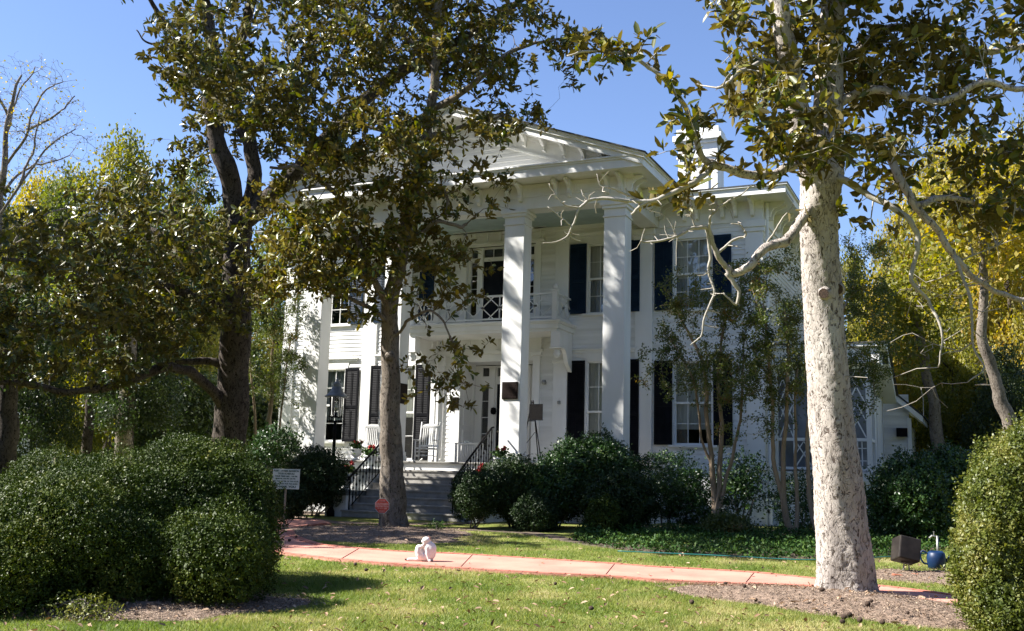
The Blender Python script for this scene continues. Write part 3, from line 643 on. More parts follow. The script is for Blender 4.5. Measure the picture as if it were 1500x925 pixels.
# porch floor and steps
mb = MB(); mb.box(2*CX-3.75, 3.75, -.32, WY, -.05, 0); hb(mb, 'porch_floor', 'porchfloor', bevel=.01)
mb = MB(); mb.box(2*CX-3.68, 3.68, -.26, WY-.03, -.23, -.05); hb(mb, 'porch_fascia', 'paint', bevel=.006)
mb = MB(); mb.box(2*CX-3.62, 3.62, -.18, WY-.03, -1.5, -.23); hb(mb, 'porch_skirt', 'stucco')
mb = MB()
for k in range(7):
    z = -.23-.17*k; yf = -.26-.30*(k+1); xx = .05 if k < 6 else .12
    mb.box(-2.98-(xx if k == 6 else 0), .02+(xx if k == 6 else 0), yf, yf+.34, z-.17, z-.045); mb.box(-3.0-(xx if k == 6 else 0), .04+(xx if k == 6 else 0), yf-.025, yf+.34, z-.045, z+.0)
    mb.box(-2.97, .01, yf+.34, -.19, z-.17, z-.05)
hb(mb, 'steps', 'concrete', bevel=.008)
for s in (1, -1):
    m_ = lambda u: u if s < 0 else 2*CX-u
    def bx(mb_, a, b, *r): mb_.box(min(m_(a), m_(b)), max(m_(a), m_(b)), *r)
    mb = MB(); bx(mb, -3.66, -3.06, -2.25, -1.25, -1.5, -.90); bx(mb, -3.62, -3.08, -1.25, -.27, -1.5, -.33); hb(mb, 'step_wall', 'stucco')
    mb = MB(); bx(mb, -3.71, -3.02, -2.30, -1.25, -.90, -.78); bx(mb, -3.68, -3.04, -1.29, -.27, -.33, -.23); hb(mb, 'step_wall_cap', mat('cap_grey', (.16, .18, .18), (.11, .125, .125), rough=.8, scale=6), bevel=.012)
# iron handrails
for x in (-2.93, -.07):
    mb = MB(); a = np.array([x, -2.3, -.45]); b = np.array([x, -.28, .88])
    tp = [a+np.array([0, -.10, -.10]), a+np.array([0, -.06, .0]), a, b, b+np.array([0, .12, .02])]
    mb.tube(tp, [.02, .025, .027, .027, .022], 8)
    lo = np.array([0, 0, -.74]); mb.tube([a+lo+[0, .1, .05], b+lo], .014, 6)
    hr = hb(mb, 'handrail', 'iron')
    n = 14
    for k in range(n+1):
        p = a+(b-a)*k/n; L_ = .78 if 0 < k < n else .95; m_ = MB(); rr = .011 if 0 < k < n else .018
        m_.lathe([(rr, -L_), (rr, -.62), (.02, -.58), (rr, -.54), (rr, -.42), (.027, -.37), (rr, -.32), (rr, -.16), (.022, -.12), (rr, -.08), (rr, 0)], p, 8); hb(m_, 'baluster', 'iron', hr, smooth=True)
# plaques
def plaque(x0, x1, z0, z1, y, nm='plaque'):
    mb = MB(); mb.box(x0, x1, y-.03, y-.002, z0, z1).box(x0+.02, x1-.02, y-.036, y-.031, z0+.02, z1-.02)
    n = 9
    for k in range(n):
        z = z1-.05-(z1-z0-.09)*k/(n-1); ln = (x1-x0-.1)*random.uniform(.75, 1); c_ = (x0+x1)/2; mb.box(c_-ln/2, c_+ln/2, y-.039, y-.0365, z-.006, z+.006)
    return hb(mb, nm, 'bronze')
plaque(.065, .505, 1.63, 2.07, -.0)
plaque(-2.92, -2.68, 1.62, 1.95, 2.9)
mb = MB(); mb.box(-3.045+.002, -3.015, .06, .46, 1.55, 2.1); hb(mb, 'plaque', 'bronze')
# pipe, vents and small fittings
mb = MB(); mb.lathe([(.02, 0), (.05, .01), (.05, .09), (.02, .1)], (.48, 2.90, 1.72), 10); mb.lathe([(.06, 0), (.075, .05), (.05, .12)], (.0, 2.93, 2.3), 10); hb(mb, 'doorbell', 'galv')
mb = MB(); p0 = hb(MB().lathe([(.001, 0), (.07, .02), (.09, .1), (.07, .2), (.001, .22)], (-1.99, 3.83, 1.5), 12), 'door_wreath', 'iron')
hb(MB().tube([(-3.45, 2.86, 0), (-3.45, 2.86, 6.8)], .035, 8), 'downspout', 'paint'); hb(MB().tube([(XR+.12, 3.1, -1.4), (XR+.12, 3.1, 7.1)], .045, 8), 'downspout', 'paint')
# side porch with lattice
LY = 3.9; LX0, LX1 = XR+.02, 8.72
mb = MB(); mb.box(LX0, LX1, LY, 7.5, -1.5, -.3).box(LX0, LX1+.05, LY-.05, 7.5, -.3, -.22).box(LX0, LX1+.08, LY-.08, 7.5, -.22, -.05).box(LX0, LX1+.1, LY-.1, 7.5, -.05, 0.)
sp = hb(mb, 'side_porch', 'paint')
mb = MB(); posts = [6.3, 7.28, 7.78, LX1-.06]
for x in posts: mb.box(x-.06, x+.06, LY, LY+.12, 0, 2.75)
mb.box(LX1-.12, LX1, 5.4, 5.52, 0, 2.75).box(LX1-.12, LX1, 7.2, 7.32, 0, 2.75)
mb.box(LX0, LX1-.02, LY+.012, LY+.10, .80, .88).box(LX0, LX1-.02, LY+.012, LY+.10, .05, .12).box(LX0, LX1+.005, LY-.006, LY+.125, 2.68, 2.8)
mb.box(LX1-.10, LX1-.012, LY+.125, 7.29, .80, .88).box(LX1-.10, LX1-.012, LY+.125, 7.29, .05, .12).box(LX1-.11, LX1+.005, LY+.13, 7.33, 2.68, 2.8)
def xlat(a, b, z0, z1, n, y):
    h_ = (z1-z0)/n
    for k in range(n):
        p, q_ = z0+k*h_, z0+(k+1)*h_
        mb.bar((a, y, p), (b, y, q_), .03).bar((b, y, p), (a, y, q_), .03).bar((a, y, (p+q_)/2), ((a+b)/2, y, q_), .022).bar((b, y, (p+q_)/2), ((a+b)/2, y, q_), .022)
xlat(8.15, 8.58, .9, 2.66, 2, LY+.06); xlat(6.4, 6.75, .9, 2.66, 2, LY+.06); xlat(7.34, 7.72, .9, 2.66, 2, LY+.06)
for x in (8.12, 6.78): mb.box(x-.03, x+.03, LY+.03, LY+.09, .12, 2.7)
for a, b in ((6.8, 7.22), (7.34, 7.72), (7.84, 8.1)): xlat(a, b, .13, .79, 1, LY+.06)
for k in range(1, 4): x = 8.15+.43*k/4; mb.bar((x, LY+.06, .13), (x, LY+.06, .79), .024)
for z in (.3, .62): mb.bar((8.15, LY+.06, z), (8.58, LY+.06, z), .024)
hb(mb, 'porch_lattice', 'paint', sp)
mb = MB(); mb.box(LX0, LX1-.15, LY+.3, LY+.33, .1, 2.7); hb(mb, 'porch_screen', mat('porch_glass', (.16, .18, .2), (.28, .3, .32), rough=.25, scale=1.5), sp)
mb = MB(); mb.box(LX0, LX1+.25, LY-.25, 4.9, 2.8, 3.22)
mb.prism([(4.9, 2.9), (4.9, 3.45), (LY-.35, 3.33), (LY-.35, 3.22), (4.9, 3.22)][::-1], lambda p, q_, t: (t, p, q_), LX0, LX1+.38)
mb.prism([(4.85, 3.45), (7.6, 2.28), (7.6, 2.05), (4.85, 3.2)], lambda p, q_, t: (t, p, q_), LX0, LX1+.36)
mb.box(LX0, LX1, 4.9, 7.5, 0, 2.1).box(LX0, LX1-.05, 4.9, 5.6, 2.1, 2.9)
hb(mb, 'porch_eave', 'paint', sp)
mb = MB(); mb.prism([(LY-.38, 3.335), (4.87, 3.48), (7.65, 2.31), (7.65, 2.28), (4.87, 3.455), (LY-.38, 3.30)], lambda p, q_, t: (t, p, q_), LX0, LX1+.42); hb(mb, 'porch_roof', 'roof', sp)
mb = MB(); W0, W1, WYr = 8.0, 9.35, 8.6
siding(mb, lambda u, w_, z: (u, WYr-w_, z), W0, W1, .0, 2.4); siding(mb, lambda u, w_, z: (W1+w_, u, z), WYr, 13, .0, 1.5)
rw = hb(mb, 'rear_wing', 'siding')
mb = MB(); mb.box(W0, W1+.03, WYr-.02, WYr+.04, -1.5, 0); hb(mb, 'rear_foundation', mat('foundation_brick', (.18, .2, .22), (.3, .31, .32), rough=.9, scale=20), rw)
mb = MB(); mb.prism([(8.75, 2.42), (9.75, 1.55), (9.75, 1.72), (8.75, 2.6)], lambda p, q_, t: (p, t, q_), WYr-.35, 13); mb.box(W1-.05, W1+.06, WYr-.05, WYr+.05, 0, 1.7); hb(mb, 'rear_eave', 'paint', rw)
mb = MB(); mb.prism([(8.7, 2.66), (9.8, 1.70), (9.8, 1.74), (8.7, 2.72)], lambda p, q_, t: (p, t, q_), WYr-.38, 13); hb(mb, 'rear_roof', 'roof', rw)
mb = MB(); mb.box(9.0, 9.3, WYr-.25, WYr-.02, 1.15, 1.4); hb(mb, 'wall_lamp', 'iron', rw)

# ------------------------------------------------------------------ vegetation tools
def unit(v): return v/(np.linalg.norm(v, axis=-1, keepdims=True)+1e-9)
def big_leaves(P, A, N, L, W, droop=.15):
    """folded six-point leaves. P base, A axis, N normal"""
    A = unit(A); Sd = unit(np.cross(A, N)); N = np.cross(Sd, A); L = L[:, None]; W = W[:, None]
    v = np.stack([P, P+A*L*.30+Sd*W*.46+N*W*.10, P+A*L*.68+Sd*W*.42+N*W*(.08)-N*L*droop*.4, P+A*L-N*L*droop, P+A*L*.68-Sd*W*.42+N*W*.08-N*L*droop*.4, P+A*L*.30-Sd*W*.46+N*W*.10], 1)
    n = len(P); b = np.arange(n)[:, None]*6
    f = np.concatenate([b+np.array([[0, 1, 2, 3]]), b+np.array([[0, 3, 4, 5]])])
    return v.reshape(-1, 3), f
def small_leaves(P, A, N, L, W):
    A = unit(A); Sd = unit(np.cross(A, N)); N = np.cross(Sd, A); L = L[:, None]; W = W[:, None]
    v = np.stack([P, P+A*L*.5+Sd*W*.5, P+A*L-N*L*.12, P+A*L*.5-Sd*W*.5+N*W*.1], 1)
    b = np.arange(len(P))[:, None]*4; return v.reshape(-1, 3), b+np.array([[0, 1, 2, 3]])
def rand_dirs(n): return unit(rng.normal(size=(n, 3)))
class Tree:
    def __init__(s): s.P = np.zeros((0, 3)); s.R = np.zeros(0); s.D = np.zeros((0, 3)); s.big = MB(); s.tw = MB(); s.tips = []; s.tdir = []
    def nodes(s, p, r):
        t = unit(np.gradient(p, axis=0)); s.P = np.vstack([s.P, p]); s.R = np.concatenate([s.R, r]); s.D = np.vstack([s.D, t])
    def limb(s, pts, r0, r1, sides=10, wig=.03, twig=False, n=7, power=1.0, flare=0):
        p = spline(pts, n); m = len(p)
        w_ = rng.normal(size=(m, 3))*min(wig, .16*float(np.linalg.norm(p[1:]-p[:-1], axis=1).mean())); w_[0] = 0; w_[1:-1] = (w_[:-2]+w_[1:-1]+w_[2:])/2; p = p+w_
        k = np.linspace(0, 1, m)**power; r = r0+(r1-r0)*k
        r = r*(1+.04*np.sin(np.arange(m)*.7+random.random()*6))
        if flare: r = r+flare*np.exp(-np.linspace(0, 1, m)*9)
        (s.tw if twig else s.big).tube(p, r, sides); s.nodes(p, r); return p
    def sprout(s, tips, kr=.011, up=.25, sides=5, maxlen=None, rtip=.004, wig=.05):
        for tp in tips:
            d = np.linalg.norm(s.P-tp, axis=1); i = int(np.argmin(d+(s.R < .006)*.15)); L = d[i]
            if maxlen and L > maxlen: continue
            p0 = s.P[i]; r0 = min(s.R[i]*.7, .005+kr*L)
            n = int(max(3, min(12, L/.16))); t = np.linspace(0, 1, n)[:, None]
            c = p0+(tp-p0)*.45+s.D[i]*L*.18+np.array([0, 0, up*L*.35])
            p = (1-t)**2*p0+2*t*(1-t)*c+t*t*tp; w_ = rng.normal(size=(n, 3))*wig*min(L, 1.2); w_[0] = w_[-1] = 0; p = p+w_*.6
            s.tw.tube(p, r0+(rtip-r0)*t[:, 0], 4 if r0 < .012 else sides, cap=False); s.nodes(p[1:], (r0+(rtip-r0)*t[1:, 0]))
            s.tips.append(tp); s.tdir.append(unit(p[-1]-p[-2]))
def blob_pts(blobs, n, shell=.35):
    """points in ellipsoids (centre xyz, rx, ry, rz, weight)"""
    out = []; W = np.array([b[4] if len(b) > 4 else b[1]*b[2]*b[3] for b in blobs]); W = W/W.sum()
    for b, w_ in zip(blobs, W):
        k = max(1, int(n*w_)); d = rand_dirs(k); r = (shell+(1-shell)*rng.random(k))**(1/2.2)
        out.append(np.asarray(b[0])+d*r[:, None]*np.array([b[1], b[2], b[3]]))
    o = np.concatenate(out); rng.shuffle(o); return o
def clump_pts(blobs, n, shell=.3, per=9, r=.30):
    c = blob_pts(blobs, max(2, n//per), shell); p = np.repeat(c, per, 0)+rng.normal(size=(len(c)*per, 3))*r*np.array([1, 1, .55])
    first = np.arange(0, len(p), per); rest = np.setdiff1d(np.arange(len(p)), first); rng.shuffle(first); rng.shuffle(rest)
    return p[np.concatenate([first, rest])]
def img_blob(x, y, d, rx, rz, ry=None, w=None):
    """ellipsoid given by picture position and depth, radii in picture px -> metres"""
    k = d/FPX; ry = (rx+rz)/2*k if ry is None else ry
    b = [S(x, y, d), rx*k, ry, rz*k]
    if w is not None: b.append(w)
    return b
def rosettes(T, k, L, W, upb=.5, spread=1.0, back=.16):
    tips = np.array(T.tips); td = np.array(T.tdir); n = len(tips)
    P = np.repeat(tips, k, 0)-np.repeat(td, k, 0)*rng.random((n*k, 1))*back+rng.normal(size=(n*k, 3))*.025; D = np.repeat(td, k, 0)
    A = unit(D*.55+rand_dirs(n*k)*spread+np.array([0, 0, .12])); N = unit(D*.9+np.array([0, 0, upb])+rand_dirs(n*k)*.5)
    Ls = L*(.65+.6*rng.random(n*k)); return big_leaves(P, A, N, Ls, Ls*W*(.85+.3*rng.random(n*k)))
def finish_tree(T, name, loc, label, cat, barkm, twigm, leafv, leafm, group=None, crown='crown'):
    r = empty(name, tuple(loc), 0, label, cat, group); off = Matrix.Translation(-Vector(loc))
    o1 = T.big.build('trunk', barkm, r, smooth=True); o1.data.transform(off)
    if T.tw.v: o2 = T.tw.build('branches', twigm, r, smooth=True); o2.data.transform(off)
    if leafv is not None:
        me = np_mesh(crown, leafv[0]-np.asarray(loc), leafv[1]); link(crown, me, leafm, r)
    return r

# ------------------------------------------------------------------ right magnolia (near)
T = Tree(); b0 = G(1241, 873); d0 = float((b0-CAM)@CW)
def SD(x, y, dd=0): return S(x, y, d0+dd)
trunk = [SD(1241, 880), SD(1234, 800), SD(1228, 720), SD(1219, 620), SD(1211, 520), SD(1205, 430), SD(1199, 350), SD(1200, 290), SD(1208, 235, .05), SD(1214, 150, .15), SD(1216, 60, .3), SD(1222, -40, .5), SD(1225, -250, .9)]
tp = spline(trunk, 22); m = len(tp); px_r = np.interp(np.linspace(0, 1, m), [0, .03, .09, .17, .25, .33, .42, .5, .583, .64, .67, .75, .83, 1], [48, 42, 38, 35.5, 33, 31, 30, 28.5, 28.5, 31, 27, 21, 19, 14])
rr = px_r*d0/FPX*.965
nS = 56; a = np.linspace(0, 2*np.pi, nS, endpoint=False); tb = MB(); vs = []
ph = rng.random(8)*6.28
for i in range(m):
    lump = 1+.045*np.sin(a*2+i*.035+ph[0])+.04*np.sin(a*3-i*.06+ph[1])+.02*np.sin(a*7+i*.21+ph[2])+.03*math.sin(i*.19+ph[4])*np.sin(a+ph[5])+.012*rng.normal(size=nS)
    fl = math.exp(-i/m*22)
    lump = lump+fl*.10*np.sin(a*5+ph[3])
    R0 = rr[i]*lump; vs.append(np.stack([tp[i][0]+R0*np.cos(a), tp[i][1]+R0*np.sin(a), np.full(nS, tp[i][2])], 1))
fs = [(i*nS+j, i*nS+(j+1) % nS, (i+1)*nS+(j+1) % nS, (i+1)*nS+j) for i in range(m-1) for j in range(nS)]
T.big.add(np.concatenate(vs), fs); T.nodes(tp, rr)
# knots
KN = []
for kx, ky, kr, kd in ((1207, 430, 9, -.225), (1226, 424, 10, -.165)):
    c_ = SD(kx, ky, kd); dr = unit(CAM-c_+np.array([.5 if kx > 1220 else -.3, 0, 0])*6); k_ = kr*d0/FPX
    T.big.tube([c_-dr*.12, c_, c_+dr*.035], [k_*1.5, k_*1.15, k_*.8], 14, cap=False); KN.append(MB().tube([c_+dr*.036, c_+dr*.030, c_+dr*.02], [k_*.78, k_*.6, k_*.3], 14))
L_ = T.limb
L_([SD(1200, 290), SD(1183, 225, -.1), SD(1166, 160, -.2), SD(1155, 80, -.3), SD(1138, 0, -.3), SD(1110, -120, 0), SD(1090, -260, 0)], .16, .09, 14)
L_([SD(1190, 300, -.1), SD(1166, 335, -.35), SD(1148, 355, -.5), SD(1122, 362, -.6), SD(1100, 388, -.7), SD(1075, 402, -.7), SD(1064, 392, -.7)], .07, .038, 10)
LL = [SD(1064, 392, -.7), SD(1050, 372, -.75), SD(1042, 350, -.8), SD(1035, 335, -.8), SD(1015, 335, -.9), SD(985, 348, -1), SD(950, 355, -1), SD(938, 352, -1)]
L_(LL, .035, .008, 7, twig=True, wig=.02)
L_([SD(1035, 335, -.8), SD(1040, 372, -.8), SD(1038, 400, -.8), SD(1046, 430, -.85), SD(1030, 470, -.9), SD(1028, 492, -.9), SD(1010, 506, -.9)], .022, .006, 6, twig=True, wig=.012)
L_([SD(1050, 372, -.75), SD(1075, 352, -.7), SD(1092, 345, -.7), SD(1085, 330, -.7), SD(1070, 328, -.7)], .02, .006, 6, twig=True, wig=.012)
L_([SD(1042, 350, -.8), SD(1040, 320, -.9), SD(1060, 300, -.9), SD(1085, 285, -.9), SD(1105, 270, -.9)], .018, .006, 6, twig=True, wig=.012)
L_([SD(1064, 400, -.7), SD(1082, 425, -.7), SD(1078, 445, -.7), SD(1060, 430, -.7)], .03, .008, 6, twig=True, wig=.015)
L_([SD(1122, 362, -.6), SD(1140, 330, -.6), SD(1162, 300, -.5)], .015, .006, 6, twig=True, wig=.015)
# left low limb sweeping to the house with bare end
L_([SD(1190, 235, -.1), SD(1165, 240, -.5), SD(1135, 255, -.8), SD(1095, 257, -1.0), SD(1060, 245, -1.1), SD(1030, 235, -1.2)], .065, .04, 10)
L_([SD(1030, 235, -1.2), SD(1018, 200, -1.3), SD(1005, 160, -1.3), SD(975, 120, -1.4), SD(940, 92, -1.4), SD(905, 78, -1.5), SD(860, 75, -1.6), SD(830, 82, -1.6)], .038, .01, 8, twig=True)
L_([SD(1045, 240, -1.2), SD(1030, 258, -1.3), SD(1000, 275, -1.4), SD(965, 292, -1.5), SD(940, 296, -1.5), SD(905, 293, -1.6), SD(870, 292, -1.6), SD(850, 305, -1.7), SD(840, 330, -1.7), SD(825, 350, -1.7), SD(795, 358, -1.7)], .034, .006, 8, twig=True, wig=.02)
L_([SD(850, 305, -1.7), SD(828, 300, -1.7), SD(812, 282, -1.7), SD(803, 270, -1.7)], .012, .004, 5, twig=True, wig=.012)
L_([SD(835, 330, -1.7), SD(820, 318, -1.7), SD(803, 303, -1.7)], .012, .004, 5, twig=True, wig=.012)
L_([SD(950, 295, -1.5), SD(935, 305, -1.5), SD(925, 316, -1.5)], .022, .012, 6, twig=True, wig=.01)
L_([SD(940, 296, -1.5), SD(900, 278, -1.6), SD(880, 272, -1.6), SD(874, 255, -1.6)], .014, .004, 5, twig=True, wig=.015)
# right-hand limbs
L_([SD(1216, 160, .15), SD(1250, 140, .0), SD(1290, 130, -.2), SD(1340, 145, -.4), SD(1380, 150, -.4), SD(1440, 120, -.5), SD(1500, 130, -.5), SD(1600, 110, -.5)], .058, .03, 10)
L_([SD(1215, 215, .1), SD(1260, 205, .2), SD(1300, 225, .2), SD(1318, 260, .1), SD(1340, 300, 0), SD(1365, 330, 0), SD(1395, 370, 0), SD(1430, 410, .1), SD(1470, 430, .2), SD(1530, 445, .2)], .065, .028, 10)
L_([SD(1218, 90, .3), SD(1260, 70, .6), SD(1310, 40, .9), SD(1370, 55, 1.2), SD(1440, 75, 1.4), SD(1530, 60, 1.5)], .07, .04, 9)
L_([SD(1220, 20, .4), SD(1270, -20, .4), SD(1330, -60, .2), SD(1400, -120, 0)], .07, .04, 8)
L_([SD(1205, 250, .1), SD(1240, 265, -.2), SD(1280, 290, -.4), SD(1330, 320, -.6), SD(1345, 360, -.6), SD(1335, 410, -.6), SD(1365, 445, -.6), SD(1380, 490, -.7), SD(1375, 540, -.7)], .05, .008, 8, twig=True, wig=.02)
L_([SD(1340, 300, 0), SD(1390, 290, .2), SD(1440, 300, .3), SD(1500, 310, .4)], .045, .02, 8)
L_([SD(1155, 100, -.3), SD(1120, 90, -.8), SD(1080, 110, -1.1), SD(1050, 130, -1.2)], .04, .015, 7, twig=True)
L_([SD(1395, 370, 0), SD(1420, 430, -.2), SD(1425, 500, -.3), SD(1440, 540, -.4), SD(1420, 560, -.4)], .025, .006, 6, twig=True, wig=.02)
# bare small twigs along the bare sweeps
def bare_twigs(px_list, n, r, dd):
    base = np.array([SD(x, y, dd) for x, y in px_list])
    for _ in range(n):
        c_ = base[rng.integers(len(base))]; s0 = c_+rng.normal(size=3)*r*.6; T.sprout([s0], kr=.012, up=.1, wig=.12); T.tips.pop(); T.tdir.pop()
bare_twigs([(1000, 330), (960, 345), (1030, 400), (1060, 310), (1085, 340), (1020, 300), (985, 340), (1050, 430), (1030, 460)], 46, .22, -.85)
bare_twigs([(830, 345), (815, 300), (870, 285), (840, 325), (900, 275), (950, 300)], 20, .17, -1.65)
bare_twigs([(1380, 300), (1420, 350), (1450, 330), (1400, 260), (1460, 260), (1430, 450), (1350, 200), (1400, 180), (1460, 170), (1350, 450), (1370, 520), (1300, 100), (1380, 90), (1470, 60)], 230, .5, 0)
blobs = [img_blob(1100, 175, d0-1.0, 95, 75), img_blob(1040, 210, d0-1.2, 60, 45), img_blob(1215, 205, d0-.9, 100, 45, None, .28), img_blob(1110, 60, d0-.2, 110, 75), img_blob(1250, 60, d0+.2, 120, 80), img_blob(1180, 120, d0+.3, 90, 80, None, .35),
         img_blob(930, 80, d0-1.4, 60, 40, w=.10), img_blob(1300, 320, d0-.3, 55, 35, w=.08), img_blob(1400, 240, d0+.3, 110, 60), img_blob(1340, 120, d0+.5, 110, 75), img_blob(1440, 60, d0+.6, 110, 90), img_blob(1480, 260, d0+.5, 80, 80), img_blob(1040, 270, d0-1.2, 70, 26, w=.1), img_blob(1010, 170, d0-1.2, 40, 40, w=.07),
         img_blob(1280, -150, d0, 300, 120), img_blob(1150, 225, d0-1.1, 70, 30, None, .12)]
T.sprout(clump_pts(blobs, 2300, .3, 11, .24), kr=.012, wig=.08)
lv = rosettes(T, 7, .155, .44, spread=1.25, back=.30)
magR = None
magR = finish_tree(T, 'magnolia_tree', b0, 'large magnolia with thick pale sunlit trunk standing by the pink path at right', 'tree', M['bark_pale'], M['bark_twig'], lv, M['magnolia'])

# ------------------------------------------------------------------ centre magnolia (before the steps)
for k_ in KN: k_.build('knot_hole', M['cone'], magR).data.transform(Matrix.Translation(-Vector(b0)))
T = Tree(); b1 = G(576, 772); dc = float((b1-CAM)@CW)
def SC(x, y, dd=0): return S(x, y, dc+dd)
T.limb([SC(576, 778), SC(575, 720), SC(573, 650), SC(572, 580), SC(573, 500), SC(572, 440), SC(585, 380), SC(597, 320), SC(608, 270), SC(620, 220), SC(632, 160), SC(638, 100), SC(640, 30), SC(650, -60), SC(655, -160)], .25, .06, 20, wig=.012, n=9, power=.9, flare=.09)
c_ = SC(571, 522, -.2); T.big.tube([c_, c_+unit(CAM-c_)*.1], [.11, .08], 10); 
L_ = T.limb
L_([SC(573, 470), SC(560, 430, -.3), SC(540, 400, -.5), SC(520, 340, -.6), SC(505, 300, -.6), SC(470, 265, -.6), SC(430, 245, -.5), SC(395, 245, -.5)], .09, .03, 9)
L_([SC(590, 350), SC(620, 340, -.5), SC(640, 325, -.8), SC(672, 332, -.9), SC(683, 328, -.9)], .05, .035, 7, wig=.02)
L_([SC(602, 300), SC(628, 283, -.3), SC(643, 275, -.4), SC(655, 290, -.5), SC(652, 315, -.6)], .055, .03, 7)
L_([SC(620, 220), SC(600, 200, .5), SC(560, 190, 1), SC(500, 180, 1.2), SC(440, 180, 1.2)], .07, .02, 8)
L_([SC(632, 160), SC(670, 140, -.4), SC(710, 110, -.7), SC(745, 80, -.8), SC(800, 60, -.8), SC(850, 60, -.8)], .08, .02, 8)
L_([SC(625, 200), SC(660, 190, .5), SC(700, 180, .8), SC(740, 170, 1)], .06, .02, 8)
L_([SC(573, 500), SC(600, 470, -.5), SC(630, 455, -.8), SC(655, 480, -1), SC(670, 530, -1.1), SC(680, 560, -1.1)], .04, .008, 7)
L_([SC(572, 480), SC(540, 450, -.5), SC(490, 430, -.8), SC(440, 420, -1), SC(400, 410, -1)], .06, .012, 7)
L_([SC(638, 100), SC(600, 60, .4), SC(560, 30, .5), SC(520, 10, .5)], .06, .02, 7)
blobs = [img_blob(480, 340, dc-.5, 120, 65), img_blob(560, 330, dc-.6, 100, 70), img_blob(430, 395, dc-.8, 95, 48), img_blob(530, 425, dc-.8, 90, 45), img_blob(480, 400, dc-1.2, 110, 50), img_blob(620, 390, dc-.8, 65, 50), img_blob(640, 450, dc-1, 55, 50), img_blob(660, 520, dc-1, 45, 45, w=.35), img_blob(655, 570, dc-1, 32, 25, w=.12),
         img_blob(560, 240, dc-1.5, 100, 60, 2), img_blob(670, 220, dc-1.2, 75, 70), img_blob(700, 130, dc, 100, 80, None, 1.6), img_blob(600, 130, dc, 120, 90, None, 1.8), img_blob(800, 60, dc-.5, 75, 50), img_blob(700, 30, dc, 130, 70, None, 1.6), img_blob(560, 30, dc+.3, 120, 80, None, 1.5), img_blob(700, 290, dc-.8, 35, 25, w=.15), img_blob(830, 110, dc-.6, 35, 20, w=.12), img_blob(740, 180, dc, 45, 25, w=.2), img_blob(640, -90, dc, 200, 80), img_blob(430, 300, dc-.5, 70, 40)]
T.sprout(clump_pts(blobs, 3300, .3, 13, .30), kr=.010, wig=.07)
lv = rosettes(T, 10, .15, .44, spread=1.2, back=.28)
finish_tree(T, 'magnolia_tree', b1, 'slender grey magnolia growing in the mulch bed before the front steps', 'tree', M['bark_grey'], M['bark_grey'], lv, M['magnolia'])

# ------------------------------------------------------------------ left dark magnolia
T = Tree(); dl = 26.0
def SL_(x, y, dd=0): return S(x, y, dl+dd)
b2 = SL_(335, 752); b2[2] = -1.45
T.limb([b2, SL_(333, 700), SL_(335, 640), SL_(340, 570), SL_(345, 490), SL_(346, 420), SL_(348, 350), SL_(350, 318)], .46, .30, 20, wig=.02, flare=.2)
L_ = T.limb
L_([SL_(350, 330), SL_(335, 260, -.2), SL_(318, 200, -.3), SL_(308, 150, -.3), SL_(312, 80, -.2), SL_(300, 0, 0), SL_(290, -120, 0)], .27, .12, 14)
L_([SL_(355, 320), SL_(372, 280, .3), SL_(370, 220, .5), SL_(345, 160, .6), SL_(345, 90, .7), SL_(365, 20, .8), SL_(390, -100, 1)], .22, .10, 12)
L_([SL_(350, 330), SL_(395, 290, -.5), SL_(430, 255, -1), SL_(460, 225, -1.2), SL_(520, 160, -1.3), SL_(580, 110, -1.2), SL_(650, 75, -1), SL_(720, 30, -1), SL_(790, -20, -1)], .24, .07, 12)
L_([SL_(560, 120, -1.2), SL_(600, 95, -1.4), SL_(640, 100, -1.5), SL_(690, 70, -1.6), SL_(740, 75, -1.6)], .09, .03, 8)
L_([SL_(310, 150, -.3), SL_(270, 70, -1), SL_(240, 30, -1.3), SL_(200, -30, -1.5)], .1, .04, 8)
L_([SL_(320, 90, -.2), SL_(270, 65, -1), SL_(220, 65, -1.2), SL_(200, 45, -1.2)], .05, .015, 7)
L_([SL_(335, 600), SL_(310, 575, -.5), SL_(280, 545, -1.2), SL_(235, 540, -2), SL_(180, 560, -2.5), SL_(120, 575, -3), SL_(50, 565, -3.3), SL_(-60, 560, -3.5)], .15, .05, 10)
L_([SL_(338, 540), SL_(305, 530, -.2), SL_(270, 530, -.5), SL_(230, 535, -.9)], .12, .05, 8)
L_([SL_(345, 450), SL_(300, 440, -1), SL_(240, 420, -2), SL_(160, 400, -3), SL_(80, 390, -3.5), SL_(0, 380, -4)], .14, .04, 9)
L_([SL_(348, 400), SL_(290, 370, .5), SL_(220, 340, 1), SL_(150, 330, 1.5), SL_(60, 330, 1.5)], .14, .04, 9)
L_([SL_(348, 420), SL_(380, 410, -1.5), SL_(400, 400, -2.5), SL_(430, 390, -3)], .09, .03, 8)
